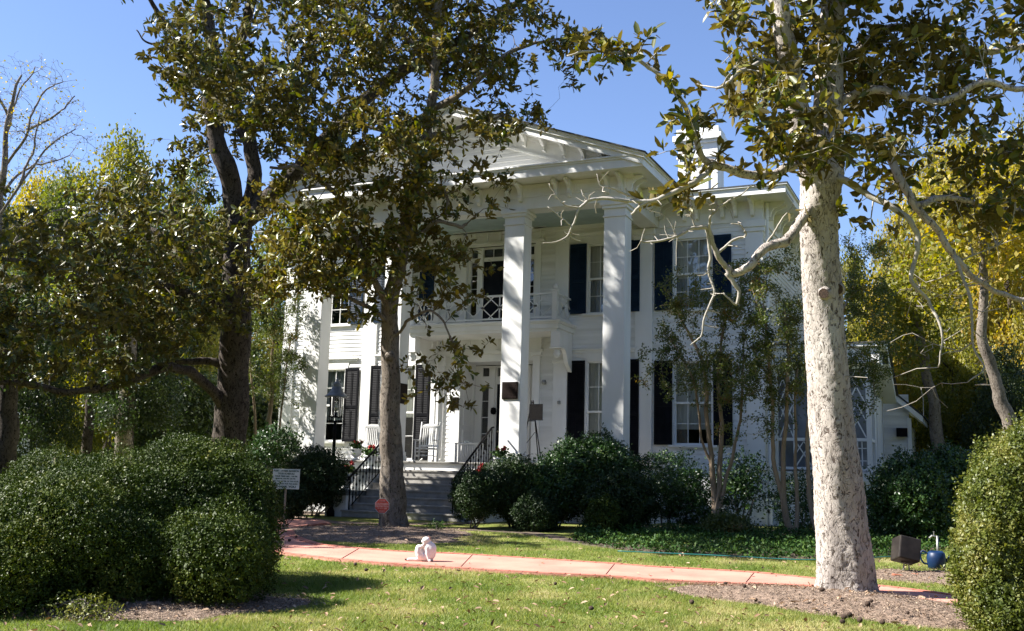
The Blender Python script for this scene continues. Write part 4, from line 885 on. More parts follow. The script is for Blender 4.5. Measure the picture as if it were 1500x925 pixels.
blobs = [img_blob(120, 380, dl-6, 130, 50, 2.4), img_blob(230, 330, dl-5.5, 100, 50, 2.2), img_blob(40, 450, dl-6.5, 90, 50, 2.2), img_blob(80, 400, dl-2.5, 130, 80, 1.8), img_blob(200, 400, dl-1.5, 120, 100, 2), img_blob(140, 500, dl-2.5, 130, 70, 1.8), img_blob(270, 440, dl-1, 90, 80, 1.8), img_blob(280, 330, dl-.5, 90, 60, 1.8), img_blob(20, 500, dl-3, 90, 60, 1.5), img_blob(200, 310, dl, 80, 45, 1.5),
         img_blob(300, 150, dl, 60, 90, 1.4), img_blob(280, 60, dl-4.5, 75, 55, 1.6), img_blob(400, 120, dl-3, 110, 90, 2.4), img_blob(450, 60, dl-5, 120, 70, 2), img_blob(460, 190, dl-4.5, 90, 60, 1.6, 3), img_blob(320, 90, dl-6.5, 60, 50, 1.6, 2.5), img_blob(580, 60, dl-1, 120, 70, 2), img_blob(400, 230, dl+.5, 70, 35, 1.2, 1.0), img_blob(700, 40, dl-1, 110, 50, 1.5), img_blob(250, 220, dl, 50, 40, 1.0, 1.0), img_blob(400, -90, dl, 330, 90, 2.5), img_blob(370, 350, dl-1.5, 60, 40, 1.0, .8), img_blob(380, 420, dl-1.5, 50, 35, 1)]
T.sprout(clump_pts(blobs, 4700, .2, 14, .36), kr=.011, wig=.07)
lv = rosettes(T, 10, .165, .44, spread=1.2, back=.3)
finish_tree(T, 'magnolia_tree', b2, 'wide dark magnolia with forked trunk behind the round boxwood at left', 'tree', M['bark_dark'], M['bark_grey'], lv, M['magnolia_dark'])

# magnolia standing left of the view; its crown shades the walk and the steps
T = Tree(); hz = np.array([CW[0], CW[1], 0])/np.hypot(CW[0], CW[1]); hr = np.array([hz[1], -hz[0], 0]); b3 = CAM+hz*20.3-hr*14.6; b3[2] = float(zg(0, b3[1]))
T.limb([b3, b3+[.1, 0, 3], b3+[-.1, .1, 6], b3+[0, 0, 10]], .35, .12, 12, flare=.15)
T.sprout(blob_pts([(b3+[0, 0, 8.6], 3.3, 2.9, 3.6), (b3+[2.2, 0.5, 7.0], 2.2, 2.2, 1.8)], 1000, .1), kr=.012)
lv = rosettes(T, 9, .20, .45)
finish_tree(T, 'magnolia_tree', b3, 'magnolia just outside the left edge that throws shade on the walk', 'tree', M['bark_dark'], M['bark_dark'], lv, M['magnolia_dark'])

# ------------------------------------------------------------------ crepe myrtles
def crepe(stems, blobs, n, base, label, dens=26, L=.06):
    T = Tree()
    for st, r in stems: T.limb(st, r, r*.35, 8, wig=.015)
    T.sprout(blob_pts(blobs, n, .2), kr=.008, up=.5, wig=.04)
    tips = np.array(T.tips); td = np.array(T.tdir); k = dens; m_ = len(tips)
    P = np.repeat(tips, k, 0)-np.repeat(td, k, 0)*rng.random((m_*k, 1))*.35+rng.normal(size=(m_*k, 3))*.05
    lv = small_leaves(P, rand_dirs(m_*k)+np.repeat(td, k, 0)*.5, rand_dirs(m_*k)+[0, 0, .8], L*(.7+.6*rng.random(m_*k)), L*.5*np.ones(m_*k))
    return finish_tree(T, 'crepe_myrtle', base, label, 'tree', M['bark_crepe'], M['bark_crepe'], lv, M['crepe'], 'crepe myrtles along the house')
dA = 22.2; SA = lambda x, y, d=0: S(x, y, dA+d)
bA = SA(1046, 762); bA[2] = -1.42
crepe([([bA, SA(1045, 700), SA(1036, 620), SA(1030, 540), SA(1000, 470)], .07), ([bA, SA(1052, 700), SA(1058, 620), SA(1052, 560), SA(1060, 470)], .065), ([bA, SA(1058, 720), SA(1078, 650), SA(1086, 590), SA(1090, 500)], .05), ([bA, SA(1042, 690), SA(1028, 640), SA(1015, 560), SA(985, 500)], .04)],
      [img_blob(1030, 480, dA, 75, 70), img_blob(1080, 430, dA, 50, 60), img_blob(1000, 550, dA-.3, 65, 40), img_blob(1060, 560, dA, 60, 50), img_blob(1000, 430, dA, 35, 40, w=.15), img_blob(955, 520, dA-.3, 25, 20, w=.06)], 330, bA, 'crepe myrtle with four bare stems before the ground floor window, nearest the portico', 44)
bB = SA(1160, 790, -1.2); bB[2] = float(zg(0, bB[1])); dB = -1.2
crepe([([bB, SA(1145, 730, dB), SA(1132, 660, dB), SA(1130, 560, dB), SA(1120, 450, dB)], .06), ([bB, SA(1150, 740, dB), SA(1148, 660, dB), SA(1155, 560, dB), SA(1150, 450, dB)], .07), ([bB+[.1, 0, 0], SA(1165, 720, dB), SA(1165, 640, dB), SA(1168, 540, dB)], .05), ([bB+[.5, .1, 0], SA(1186, 730, dB), SA(1182, 650, dB), SA(1200, 540, dB), SA(1240, 440, dB)], .06)],
      [img_blob(1130, 440, dA+dB, 60, 90), img_blob(1150, 530, dA+dB, 65, 80), img_blob(1110, 560, dA+dB, 50, 55), img_blob(1260, 500, dA+dB+.4, 55, 80), img_blob(1230, 580, dA+dB, 60, 50), img_blob(1270, 400, dA+dB+.5, 45, 70), img_blob(1090, 630, dA+dB, 55, 20, w=.1)], 560, bB, 'crepe myrtle partly hidden by the thick pale magnolia trunk', 50)
bC = S(385, 745, 29); bC[2] = -1.42; SCc = lambda x, y: S(x, y, 29)
crepe([([bC, SCc(392, 680), SCc(396, 600), SCc(400, 500)], .11), ([bC-[.3, 0, 0], SCc(375, 680), SCc(372, 600), SCc(365, 520)], .06), ([bC+[.3, 0, 0], SCc(405, 690), SCc(412, 600), SCc(425, 500)], .05), ([bC-[.5, 0, 0], SCc(362, 680), SCc(352, 560)], .05)],
      [img_blob(390, 520, 29, 55, 70), img_blob(420, 560, 29, 35, 50, w=.2), img_blob(400, 440, 29, 50, 50)], 320, bC, 'crepe myrtle with tan stems left of the outermost column', 56)

# ------------------------------------------------------------------ shrubs
def shrub(name, blobs, nleaf, L, m, label, cat='shrub', group=None, loc=None, rough=.12, stems=6, W=.55, loose=0.0, under=.25, shoots=0, shoot_len=.15):
    """leafy shell over lumpy ellipsoids plus twigs and inner leaves added to block light"""
    areas = np.array([(b[1]*b[2]+b[1]*b[3]+b[2]*b[3]) for b in blobs]); areas = areas/areas.sum(); P = []; Nn = []
    for b, w_ in zip(blobs, areas):
        n = int(nleaf*w_*1.3); d = rand_dirs(n); c = np.asarray(b[0]); r3 = np.array([b[1], b[2], b[3]])
        f = 1+rough*(np.sin(d[:, 0]*5+c[0]*3)*np.sin(d[:, 1]*5.3+c[1])+.6*np.sin(d[:, 2]*9+c[2]*5)*np.sin(d[:, 0]*8.1+1)+.35*np.sin(d[:, 1]*17+2)*np.sin(d[:, 2]*15+d[:, 0]*9))
        dep = np.abs(rng.normal(size=n))*.05+loose*rng.random(n)**2*1.0
        dep[rng.random(n) < under] *= 3
        p = c+d*r3*(f-dep)[:, None]+rng.normal(size=(n, 3))*L*.4
        keep = np.ones(n, bool)
        for b2_ in blobs:
            if b2_ is b: continue
            q_ = (p-np.asarray(b2_[0]))/np.array([b2_[1], b2_[2], b2_[3]]); keep &= np.linalg.norm(q_, axis=1) > .86
        keep &= p[:, 2] > zg(p[:, 0], p[:, 1])+.02
        P.append(p[keep]); Nn.append(unit(d/r3)[keep])
    P = np.concatenate(P); Nn = np.concatenate(Nn)
    if shoots:
        ks = rng.integers(0, len(P), shoots); ln_ = (.25+.75*rng.random(shoots))*shoot_len; dv = unit(Nn[ks]+rand_dirs(shoots)*.4+[0, 0, .6]); kk = 14
        t_ = np.tile(np.linspace(0, 1, kk), shoots)[:, None]; P2 = np.repeat(P[ks], kk, 0)+np.repeat(dv*ln_[:, None], kk, 0)*t_+rng.normal(size=(shoots*kk, 3))*L*.35
        P = np.concatenate([P, P2]); Nn = np.concatenate([Nn, np.repeat(dv, kk, 0)])
    n = len(P)
    Ls = L*(.6+.7*rng.random(n))
    v, f = small_leaves(P, Nn*.45+rand_dirs(n)*.9+[0, 0, .25], Nn+rand_dirs(n)*.75, Ls, Ls*W)
    if loc is None: loc = np.array([blobs[0][0][0], blobs[0][0][1], float(zg(*blobs[0][0][:2]))])
    r = empty(name, tuple(loc), 0, label, cat, group)
    link('foliage', np_mesh('foliage', v-loc, f), m, r)
    mb = MB()
    for b in blobs:
        for k in range(stems):
            e = np.asarray(b[0])+rand_dirs(1)[0]*np.array([b[1], b[2], b[3]])*.75; s0 = loc+np.array([(b[0][0]-loc[0])*.6+random.uniform(-.1, .1), (b[0][1]-loc[1])*.6+random.uniform(-.1, .1), 0.0]); mid = s0*.45+e*.55+rng.normal(size=3)*.08
            mb.tube(spline([s0-loc, mid-loc, e-loc], 4), np.linspace(.018, .006, 9), 5)
    mb.build('stems', M['bark_grey'], r, smooth=True)
    if loose < .25:           # large inner leaves added to stop light passing through the shell
        nn = int(n*.35); P = []
        mbv = []
        for b, w_ in zip(blobs, areas):
            k = int(nn*w_)+1; d = rand_dirs(k); P.append(np.asarray(b[0])+d*(rng.random((k, 1))**.5)*.84*np.array([b[1], b[2], b[3]]))
        P = np.concatenate(P); P = P[P[:, 2] > zg(P[:, 0], P[:, 1])+.03]; k = len(P)
        v, f = small_leaves(P-loc, rand_dirs(k), rand_dirs(k), L*2.6*np.ones(k), L*2.0*np.ones(k))
        link('light_block_leaves', np_mesh('light_block_leaves', v, f), m, r)
    return r
A = [img_blob(262, 778, 13.4, 147, 126, 1.25), img_blob(318, 822, 11.7, 84, 84, .62), img_blob(95, 800, 11.9, 138, 118, 1.0), img_blob(95, 758, 13.8, 125, 96, 1.1), img_blob(185, 838, 12.0, 120, 84, .8), img_blob(185, 748, 12.9, 112, 86, .9), img_blob(25, 850, 11.2, 95, 92, .8), img_blob(350, 745, 13.2, 58, 66, .6), img_blob(290, 690, 13.6, 85, 48, .8), img_blob(372, 800, 12.8, 34, 60, .35)]
shrub('boxwood', A, 190000, .029, M['box'], 'huge clipped boxwood mound filling the lower left corner', 'shrub', stems=8, rough=.125, shoots=2600, shoot_len=.07)
shrub('boxwood_sprout', [img_blob(120, 900, 10.6, 75, 30, .3)], 1300, .035, M['osman'], 'loose sunlit leafy sprouts at the foot of the huge boxwood mound', 'shrub', loose=.6, stems=14)
Bz = [img_blob(1560, 810, 10.2, 150, 200, .85), img_blob(1478, 755, 9.9, 62, 90, .4), img_blob(1450, 835, 9.7, 54, 90, .4), img_blob(1510, 690, 10, 52, 72, .4), img_blob(1480, 890, 9.5, 60, 60, .4)]
shrub('hedge_bush', Bz, 85000, .032, M['osman'], 'yellow green bush cut off by the right edge of the photo', 'shrub', rough=.09, stems=16, loose=.10, shoots=1300, shoot_len=.16)
# two tiny branches poking out low
gp = 'foundation shrubs along the porch'
def fs(x, y, d, rx, rz, n, L, m, label, loose=.0, nm='shrub', ry=None, under=.25):
    b = img_blob(x, y, d, rx, rz, ry); 
    return shrub(nm, [b], n, L, M[m], label, 'shrub', gp, loose=loose, under=under, shoots=int(n*.035), shoot_len=.22 if m == 'camellia' else .09)
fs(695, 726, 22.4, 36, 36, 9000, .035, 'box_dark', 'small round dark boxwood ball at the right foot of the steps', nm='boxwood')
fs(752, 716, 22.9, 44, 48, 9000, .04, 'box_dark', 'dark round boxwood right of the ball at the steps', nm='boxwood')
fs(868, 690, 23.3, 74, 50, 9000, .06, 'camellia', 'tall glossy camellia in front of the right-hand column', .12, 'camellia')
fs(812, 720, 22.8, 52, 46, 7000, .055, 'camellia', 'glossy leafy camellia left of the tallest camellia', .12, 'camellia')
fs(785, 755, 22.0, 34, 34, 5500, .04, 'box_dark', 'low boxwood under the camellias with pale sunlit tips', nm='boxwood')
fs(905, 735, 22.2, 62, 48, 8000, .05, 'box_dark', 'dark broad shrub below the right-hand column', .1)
fs(885, 762, 21.2, 26, 34, 3000, .04, 'box', 'small sunlit upright bush at the lawn edge below the camellias', .1)
fs(975, 712, 23.0, 58, 48, 6500, .055, 'camellia', 'leafy camellia between the right-hand column and the crepe myrtle', .25, 'camellia')
fs(1085, 710, 23.2, 52, 48, 2600, .07, 'camellia', 'open airy shrub with the white wall showing through behind the crepe myrtle stems', .75, under=.5)
fs(1020, 735, 22.8, 45, 42, 3500, .06, 'camellia', 'dark leafy shrub just left of the crepe myrtle stems', .4)
fs(1065, 778, 21.0, 42, 26, 4500, .04, 'crepe', 'low brownish mound of foliage at the crepe myrtle stems', .15)
fs(1180, 745, 22.4, 45, 55, 3500, .06, 'camellia', 'dark shrub behind the stems beside the thick pale trunk', .3)
fs(1250, 760, 22.6, 40, 50, 3500, .06, 'camellia', 'dark shrub right behind the thick pale trunk', .3)
fs(1335, 738, 20.5, 60, 72, 9000, .06, 'camellia', 'big dark shrub mass right of the lattice porch', .15)
fs(1392, 720, 21.0, 48, 66, 6500, .06, 'camellia', 'dark shrub between the shrub mass and the small shed', .2)
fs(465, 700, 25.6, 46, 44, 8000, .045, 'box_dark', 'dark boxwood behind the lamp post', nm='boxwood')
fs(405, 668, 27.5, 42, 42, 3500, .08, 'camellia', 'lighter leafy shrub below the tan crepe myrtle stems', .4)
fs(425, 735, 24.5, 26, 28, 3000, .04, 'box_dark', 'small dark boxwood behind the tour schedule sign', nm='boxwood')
fs(640, 770, 21.5, 14, 6, 300, .03, 'ivy', 'tuft of weeds at the right end of the bottom step', .4)
# ground cover
def scatter(poly, n, zoff=0):
    poly = np.asarray(poly); lo, hi = poly.min(0), poly.max(0); X = rng.uniform(lo[0], hi[0], n*3); Y = rng.uniform(lo[1], hi[1], n*3)
    k = poly_in(poly, X, Y); X, Y = X[k][:n], Y[k][:n]; return X, Y
GCP = np.array([G(*p)[:2] for p in [(835, 793), (900, 806), (960, 814), (1080, 820), (1200, 824), (1320, 818), (1400, 806), (1400, 780), (1200, 785), (1000, 780), (850, 778)]])
X, Y = scatter(GCP, 24000); n = len(X); P = np.stack([X, Y, zg(X, Y)+.02+rng.random(n)*.20*(0.6+.4*np.sin(X*5)*np.sin(Y*4))], 1)
v, f = small_leaves(P, rand_dirs(n)+[0, 0, .5], rand_dirs(n)*.7+[0, 0, 1], .065*(.6+.7*rng.random(n)), .04*np.ones(n))
tag(link('ground_cover', np_mesh('ground_cover', v, f), M['ivy']), 'low dark green ivy ground cover in front of the foundation shrubs', 'ground cover', kind='stuff')

# ------------------------------------------------------------------ background trees
def bgtree_mesh(h, rx, seed, nt, dens, leafL, crown_lo=.25):
    st = np.random.default_rng(seed); T = Tree(); z = np.array([0, 0, 1.0])
    T.limb([z*0, z*h*.25+[.1, .1, 0], z*h*.55+st.normal(size=3)*.3, z*h*.9], .018*h+.06, .05, 9, flare=.12)
    for k in range(7):
        a_ = k*2.4+st.random(); z0 = h*(.25+.07*k); ln = rx*(1-.08*k); T.limb([[0, 0, z0], [math.cos(a_)*ln*.4, math.sin(a_)*ln*.4, z0+ln*.35], [math.cos(a_)*ln*.85, math.sin(a_)*ln*.85, z0+ln*.6]], .05+.003*h, .03, 6, wig=.1)
    bl = []
    for k in range(11):
        a_ = k*2.4; f_ = st.random(); zc = h*(crown_lo+(1-crown_lo)*(.12+.76*(k+.5)/11)); rr_ = rx*(.75 if k < 8 else .35)*(.4+.6*f_)
        s_ = rx*(.55-.02*k)*(.7+.5*st.random()); bl.append((np.array([math.cos(a_)*rr_, math.sin(a_)*rr_, zc]), s_, s_, s_*.75))
    T.sprout(blob_pts(bl, nt, .3), kr=.012, up=.4, wig=.06, rtip=.008)
    tips = np.array(T.tips); m_ = len(tips)*dens
    P = np.repeat(tips, dens, 0)+rng.normal(size=(m_, 3))*rx*.085
    Ls = leafL*(.6+.8*rng.random(m_)); v, f = small_leaves(P, rand_dirs(m_), rand_dirs(m_)+[0, 0, .7], Ls, Ls*.65)
    a1 = bpy.data.meshes.new('trunk'); a1.from_pydata(T.big.v, [], T.big.f); a1.polygons.foreach_set('use_smooth', [True]*len(a1.polygons))
    a2 = bpy.data.meshes.new('branches'); a2.from_pydata(T.tw.v, [], T.tw.f)
    a3 = np_mesh('crown', v, f); return a1, a2, a3
protos = [bgtree_mesh(16, 4.5, 1, 900, 34, .22), bgtree_mesh(16, 3.6, 2, 800, 32, .20), bgtree_mesh(16, 5.2, 3, 950, 32, .23, .12)]
def place_bg(k, px_, d, top_y, mt, label, half_px=None, bark='bark_dark', nm='broadleaf_tree'):
    base = S(px_, 712, d); base[2] = -1.42; hgt = (S(px_, top_y, d)[2]+1.42); s = hgt/16
    r = empty(nm, tuple(base), rng.random()*6.28, label, 'tree', 'background trees'); sx = s if half_px is None else (half_px*d/FPX)/[4.5, 3.6, 5.2][k]
    r.scale = (sx, sx, s)
    for part, me_, mm in (('trunk', protos[k][0], M[bark]), ('branches', protos[k][1], M[bark]), ('crown', protos[k][2], M[mt])):
        o = bpy.data.objects.new(part, me_); C.objects.link(o); o.parent = r
        if not me_.materials: me_.materials.append(mm)
        o.material_slots[0].link = 'OBJECT'; o.material_slots[0].material = mm
    return r
BG = [(0, 150, 52, 138, 'bg_olive', 'olive green tree with the tallest pointed crown against the sky at left', 95),
      (1, 60, 46, 225, 'bg_green', 'green tree below the bare twigs at far left', 75),
      (0, 10, 58, 205, 'bg_yellow', 'yellow tree at the left edge of the photo', 80),
      (2, 120, 40, 270, 'bg_olive', 'olive autumn tree low behind the dark magnolia at left', 85),
      (1, 235, 50, 185, 'bg_green', 'green tree directly left of the dark forked magnolia', 70),
      (0, 300, 60, 250, 'bg_green', 'green tree seen through the fork of the dark magnolia', 70),
      (2, 400, 70, 235, 'bg_green', 'green tree peeping over the left roof edge', 90),
      (2, 40, 36, 420, 'bg_dark', 'dark low tree at the left edge behind the boxwood', 70),
      (1, 185, 34, 400, 'bg_dark', 'dark tree with pale trunk between the left edge and the forked magnolia', 70),
      (2, 285, 40, 380, 'bg_olive', 'olive low tree just left of the forked magnolia trunk', 60),
      (0, 480, 60, 230, 'bg_green', 'green tree behind the left end of the mansion', 90),
      (0, 1260, 42, 330, 'bg_olive', 'olive tree rising behind the lattice porch', 60),
      (2, 1330, 38, 240, 'bg_yellow', 'yellow orange tree behind the right magnolia limbs', 75),
      (0, 1420, 44, 130, 'bg_yellow', 'tall golden autumn tree at upper right', 90),
      (1, 1490, 36, 180, 'bg_yellow', 'golden tree cut by the right edge', 70),
      (2, 1400, 33, 430, 'bg_olive', 'low olive tree above the small shed', 75),
      (2, 1480, 30, 480, 'bg_dark', 'dark tree behind the yellow green bush', 70),
      (1, 1350, 48, 360, 'bg_green', 'green tree in the gap right of the side porch', 70),
      (0, 1560, 40, 100, 'bg_olive', 'olive tree beyond the right edge', 90),
      (0, -90, 45, 180, 'bg_olive', 'olive tree beyond the left edge', 90)]
for a_ in BG: place_bg(a_[0], a_[1], a_[2], a_[3], a_[4], a_[5], a_[6])
# bare tree at far left
T = Tree(); db = 40.0; SB = lambda x, y, d=0: S(x, y, db+d); bb = SB(-15, 760); bb[2] = -1.42
T.limb([bb, SB(-12, 600), SB(-8, 450), SB(-5, 350), SB(5, 250), SB(12, 170), SB(30, 110)], .26, .04, 10)
for pts in ([(-8, 330), (30, 270), (70, 215), (110, 190)], [(-8, 420), (30, 340), (80, 310), (150, 300)], [(0, 260), (-20, 200), (-30, 150)], [(5, 250), (40, 190), (60, 140), (90, 120)], [(-8, 500), (40, 430), (110, 390), (180, 385)], [(-10, 380), (40, 350), (90, 345), (130, 355)], [(2, 280), (35, 250), (60, 240), (100, 230)], [(8, 220), (20, 160), (50, 100)], [(30, 270), (50, 220), (60, 170)], [(12, 170), (-10, 120), (0, 80)], [(40, 190), (80, 170), (110, 140)]):
    T.limb([SB(x, y, random.uniform(-1, 1)) for x, y in pts], .06, .02, 7, wig=.05)
T.sprout(blob_pts([img_blob(50, 150, db, 70, 75, 2), img_blob(20, 220, db, 80, 60, 2), img_blob(90, 215, db, 60, 55, 2), img_blob(60, 340, db, 90, 40, 2, w=2.0), img_blob(-40, 130, db, 60, 60, 2)], 1500, .15), kr=.009, up=.3, wig=.07, rtip=.005)
tips = np.array(T.tips)[::2]; k = 1; P = np.repeat(tips, k, 0)+rng.normal(size=(len(tips)*k, 3))*.2; m_ = len(P)
lv = small_leaves(P, rand_dirs(m_), rand_dirs(m_), .11*np.ones(m_), .07*np.ones(m_))
finish_tree(T, 'bare_tree', bb, 'nearly bare tree with fine twigs against the sky at the far left', 'tree', M['bark_grey'], M['bark_grey'], lv, M['bg_yellow'])
# greyish trunks seen below the canopy at left and right
def lone(px_, y0, d, r, top, label, x2=None, br='bark_grey', blobs=None, lm='bg_olive', nt=160):
    T = Tree(); b_ = S(px_, y0, d); b_[2] = float(zg(0, b_[1])); x2 = px_ if x2 is None else x2
    T.limb([b_, S(px_, 640, d), S((px_+x2)/2, 560, d), S(x2, 470, d), S(x2, top, d)], r, r*.4, 12, flare=.08)
    lv = None
    if blobs:
        T.sprout(blob_pts(blobs, nt, .2), kr=.012, up=.4); t_ = np.repeat(np.array(T.tips), 18, 0)+rng.normal(size=(len(T.tips)*18, 3))*.3; n_ = len(t_)
        lv = small_leaves(t_, rand_dirs(n_), rand_dirs(n_)+[0, 0, .7], .15*(.6+.8*rng.random(n_)), .09*np.ones(n_))
    return finish_tree(T, 'broadleaf_tree', b_, label, 'tree', M[br], M[br], lv, M[lm], 'background trees')
lone(182, 720, 34, .33, 330, 'tree with pale forked trunk midway between left edge and the forked magnolia', 192, 'bark_grey', [img_blob(190, 400, 34, 80, 80)], 'bg_dark')
lone(128, 715, 38, .22, 350, 'thinner dark trunked tree left of the pale forked trunk', 140, 'bark_dark', [img_blob(120, 420, 38, 70, 60)], 'bg_green')
lone(86, 715, 42, .18, 350, 'slim grey trunked tree near the left edge', 92, 'bark_grey', [img_blob(70, 420, 42, 60, 60)], 'bg_green')
lone(8, 720, 28, .35, 420, 'dark trunked tree cut by the left edge', 15, 'bark_dark', [img_blob(20, 470, 28, 70, 70)], 'bg_dark')
lone(255, 715, 40, .2, 400, 'dark trunked tree just left of the forked magnolia trunk', 255, 'bark_dark', [img_blob(260, 430, 40, 50, 50)], 'bg_dark')
lone(1372, 700, 30, .2, 420, 'leaning pale trunked tree right of the side porch', 1345, 'bark_grey', [img_blob(1350, 420, 30, 70, 60), img_blob(1320, 500, 30, 50, 40)], 'bg_olive', 200)
lone(1480, 700, 26, .21, 250, 'tree with stout grey trunk at the right edge', 1440, 'bark_grey', [img_blob(1450, 300, 26, 90, 90)], 'bg_yellow', 260)
n = 90000; az = rng.uniform(.75, 5.03, n); dist = rng.uniform(34, 46, n); hh = (10+3*np.sin(az*9)+2*np.sin(az*23+1)+2*np.sin(az*51))*rng.random(n)**.8*1.2  # unseen leaf belt, added behind the camera to darken the shade
P = np.stack([CAM[0]+np.sin(az)*dist, CAM[1]+np.cos(az)*dist, -2+np.maximum(hh, 0)+rng.random(n)*2.0], 1)
v, f = small_leaves(P, rand_dirs(n), rand_dirs(n), .9*(.6+.8*rng.random(n)), .75*np.ones(n))
tag(link('unseen_tree_belt', np_mesh('unseen_tree_belt', v, f), M['bg_dark']), 'unseen belt of trees added behind the camera to hold back low sky light', 'wood', kind='stuff')
# far wood closing the view
n = 60000; az = rng.uniform(-1.25, .75, n); dist = rng.uniform(85, 120, n); hh = (6+4*np.sin(az*9)+3*np.sin(az*23+1)+2*np.sin(az*51))*rng.random(n)**.7*1.25
P = np.stack([CAM[0]+np.sin(az)*dist, CAM[1]+np.cos(az)*dist, -1.4+np.maximum(hh, 0)+rng.random(n)*2.5], 1)
v, f = small_leaves(P, rand_dirs(n), rand_dirs(n), 1.0*(.6+.8*rng.random(n)), .8*np.ones(n))
tag(link('distant_wood', np_mesh('distant_wood', v, f), M['bg_dark']), 'far-off wood closing the view behind the garden', 'wood', kind='stuff')
# thicket of undergrowth at middle distance left and right
def thicket(pl, n, L, m, label):
    P = []
    for x, y, d, rx, rz in pl:
        b = img_blob(x, y, d, rx, rz); k = n//len(pl); P.append(b[0]+rand_dirs(k)*(rng.random((k, 1))**.4)*np.array([b[1], b[2], b[3]]))
    P = np.concatenate(P); k = len(P); v, f = small_leaves(P, rand_dirs(k), rand_dirs(k)+[0, 0, .6], L*(.6+.8*rng.random(k)), L*.6*np.ones(k))
    return tag(link('undergrowth', np_mesh('undergrowth', v, f), M[m]), label, 'undergrowth', kind='stuff')
thicket([(230, 620, 40, 60, 60), (290, 600, 38, 50, 60), (330, 560, 45, 50, 70), (160, 560, 50, 60, 50), (380, 620, 34, 40, 50)], 22000, .16, 'bg_dark', 'leafy undergrowth seen between the trunks at left')
thicket([(1420, 640, 34, 60, 40), (1470, 600, 32, 50, 60), (1340, 600, 40, 40, 60), (1390, 560, 36, 50, 50)], 14000, .14, 'bg_olive', 'leafy undergrowth behind the small shed at right')

# ------------------------------------------------------------------ distant buildings
def shed(name, px_, d, wpx, y_top, y_bot, label, roofm='roof'):
    b = S(px_, y_bot, d); b[2] = -1.42; k = d/FPX; wd = wpx*k; h = (y_bot-y_top)*k+.8
    r = empty(name, tuple(b), .35, label, 'building'); MB().box(-wd/2, wd/2, 0, wd, 0, h*.72).build('wall', M['siding'], r)
    mb = MB(); mb.prism([(-wd*.6, h*.70), (0, h*1.05), (wd*.6, h*.70), (wd*.6, h*.75), (0, h*1.1), (-wd*.6, h*.75)], lambda p, q_, t: (p, t, q_), -.3, wd+.3); mb.build('roof', M[roofm], r)
    MB().prism([(-wd*.5, h*.72), (0, h*1.0), (wd*.5, h*.72)], lambda p, q_, t: (p, t, q_), 0.01, .06).build('gable', M['siding'], r)
    MB().box(-wd*.2, wd*.2, -.03, 0, h*.05, h*.5).build('door', M['door'], r); return r
shed('cottage', 18, 75, 70, 655, 712, 'pale distant cottage at the far left behind the boxwood')
shed('shed', 1424, 27, 44, 655, 715, 'small white shed with dark roof behind the yellow green bush')

# ------------------------------------------------------------------ lamp post
lp = S(484, 752, 25.6); lp[2] = -1.42
r = empty('lamp_post', tuple(lp), .4, 'black garden lamp post with glass lantern left of the steps', 'street lamp')
MB().lathe([(.10, 0), (.10, .12), (.06, .2), (.045, .5), (.04, 2.05), (.055, 2.08), (.04, 2.12), (.035, 2.35)], n=14).build('post', M['iron'], r, smooth=True)
mb = MB(); zb = 2.40
for k in range(4):
    a_ = R_(45+90*k); c_, s_ = math.cos(a_), math.sin(a_)
    mb.tube(spline([(0, 0, 2.30), (c_*.13, s_*.13, 2.32), (c_*.17, s_*.17, 2.45), (c_*.19, s_*.19, 2.95)], 5), .011, 6)
for z_, r_ in ((2.44, .17), (2.95, .20)): mb.tube([(r_*math.cos(t), r_*math.sin(t), z_) for t in np.linspace(0, 6.283, 25)], .012, 6)
mb.lathe([(.02, 0), (.03, .05), (.015, .2)], (0, 0, 2.42), 8)
mb.build('lantern_frame', M['iron'], r, smooth=True)
lg, tt, bb_ = nodes('lantern_glass'); bb_.inputs['Transmission Weight'].default_value = 1; bb_.inputs['Roughness'].default_value = .05; bb_.inputs['IOR'].default_value = 1.1
MB().lathe([(.10, 2.44), (.15, 2.50), (.165, 2.60), (.165, 2.93)], n=18).build('lantern_glass', lg, r, smooth=True)
MB().lathe([(.29, 2.93), (.30, 2.95), (.24, 3.00), (.17, 3.08), (.12, 3.18), (.10, 3.22), (.12, 3.24), (.07, 3.30), (.03, 3.34), (.045, 3.37), (.01, 3.43)], n=20).build('lantern_roof', M['lanternroof'], r, smooth=True)
MB().lathe([(.02, 0), (.035, .06), (.02, .12)], (0, 0, 2.62), 10).build('bulb', M['signwhite'], r, smooth=True)

# ------------------------------------------------------------------ signs
def text_mesh(lines, m, parent, name='lettering'):
    """lines = (string, size, x, z, extrude) in the sign's plane (x right, z up), set on y=-.006"""
    vs, fs_ = [], []
    for s_, size, x, z, sx in lines:
        cu = bpy.data.curves.new('t', 'FONT'); cu.body = s_; cu.size = size; cu.align_x = 'CENTER'; cu.align_y = 'CENTER'; cu.extrude = .001; cu.offset = size*.045
        o = bpy.data.objects.new('t', cu); C.objects.link(o); dg = bpy.context.evaluated_depsgraph_get(); me = bpy.data.meshes.new_from_object(o.evaluated_get(dg))
        n0 = len(vs); vs += [(x+v.co.x*sx, -.006-v.co.z, z+v.co.y) for v in me.vertices]; fs_ += [tuple(i+n0 for i in p.vertices) for p in me.polygons]
        bpy.data.objects.remove(o); bpy.data.curves.remove(cu); bpy.data.meshes.remove(me)
    me = bpy.data.meshes.new(name); me.from_pydata(vs, [], fs_); return link(name, me, m, parent)
yaw_cam = math.atan2(CR[1], CR[0])
dt = 21.6; tp_ = S(419, 702, dt); zb_ = float(zg(0, tp_[1])); k = dt/FPX
r = empty('tour_sign', (tp_[0], tp_[1], zb_), yaw_cam*.9, 'white tour schedule sign with dark green lettering beside the left boxwood', 'sign')
hgt = tp_[2]-zb_; W_, H_ = 40*k, 29*k
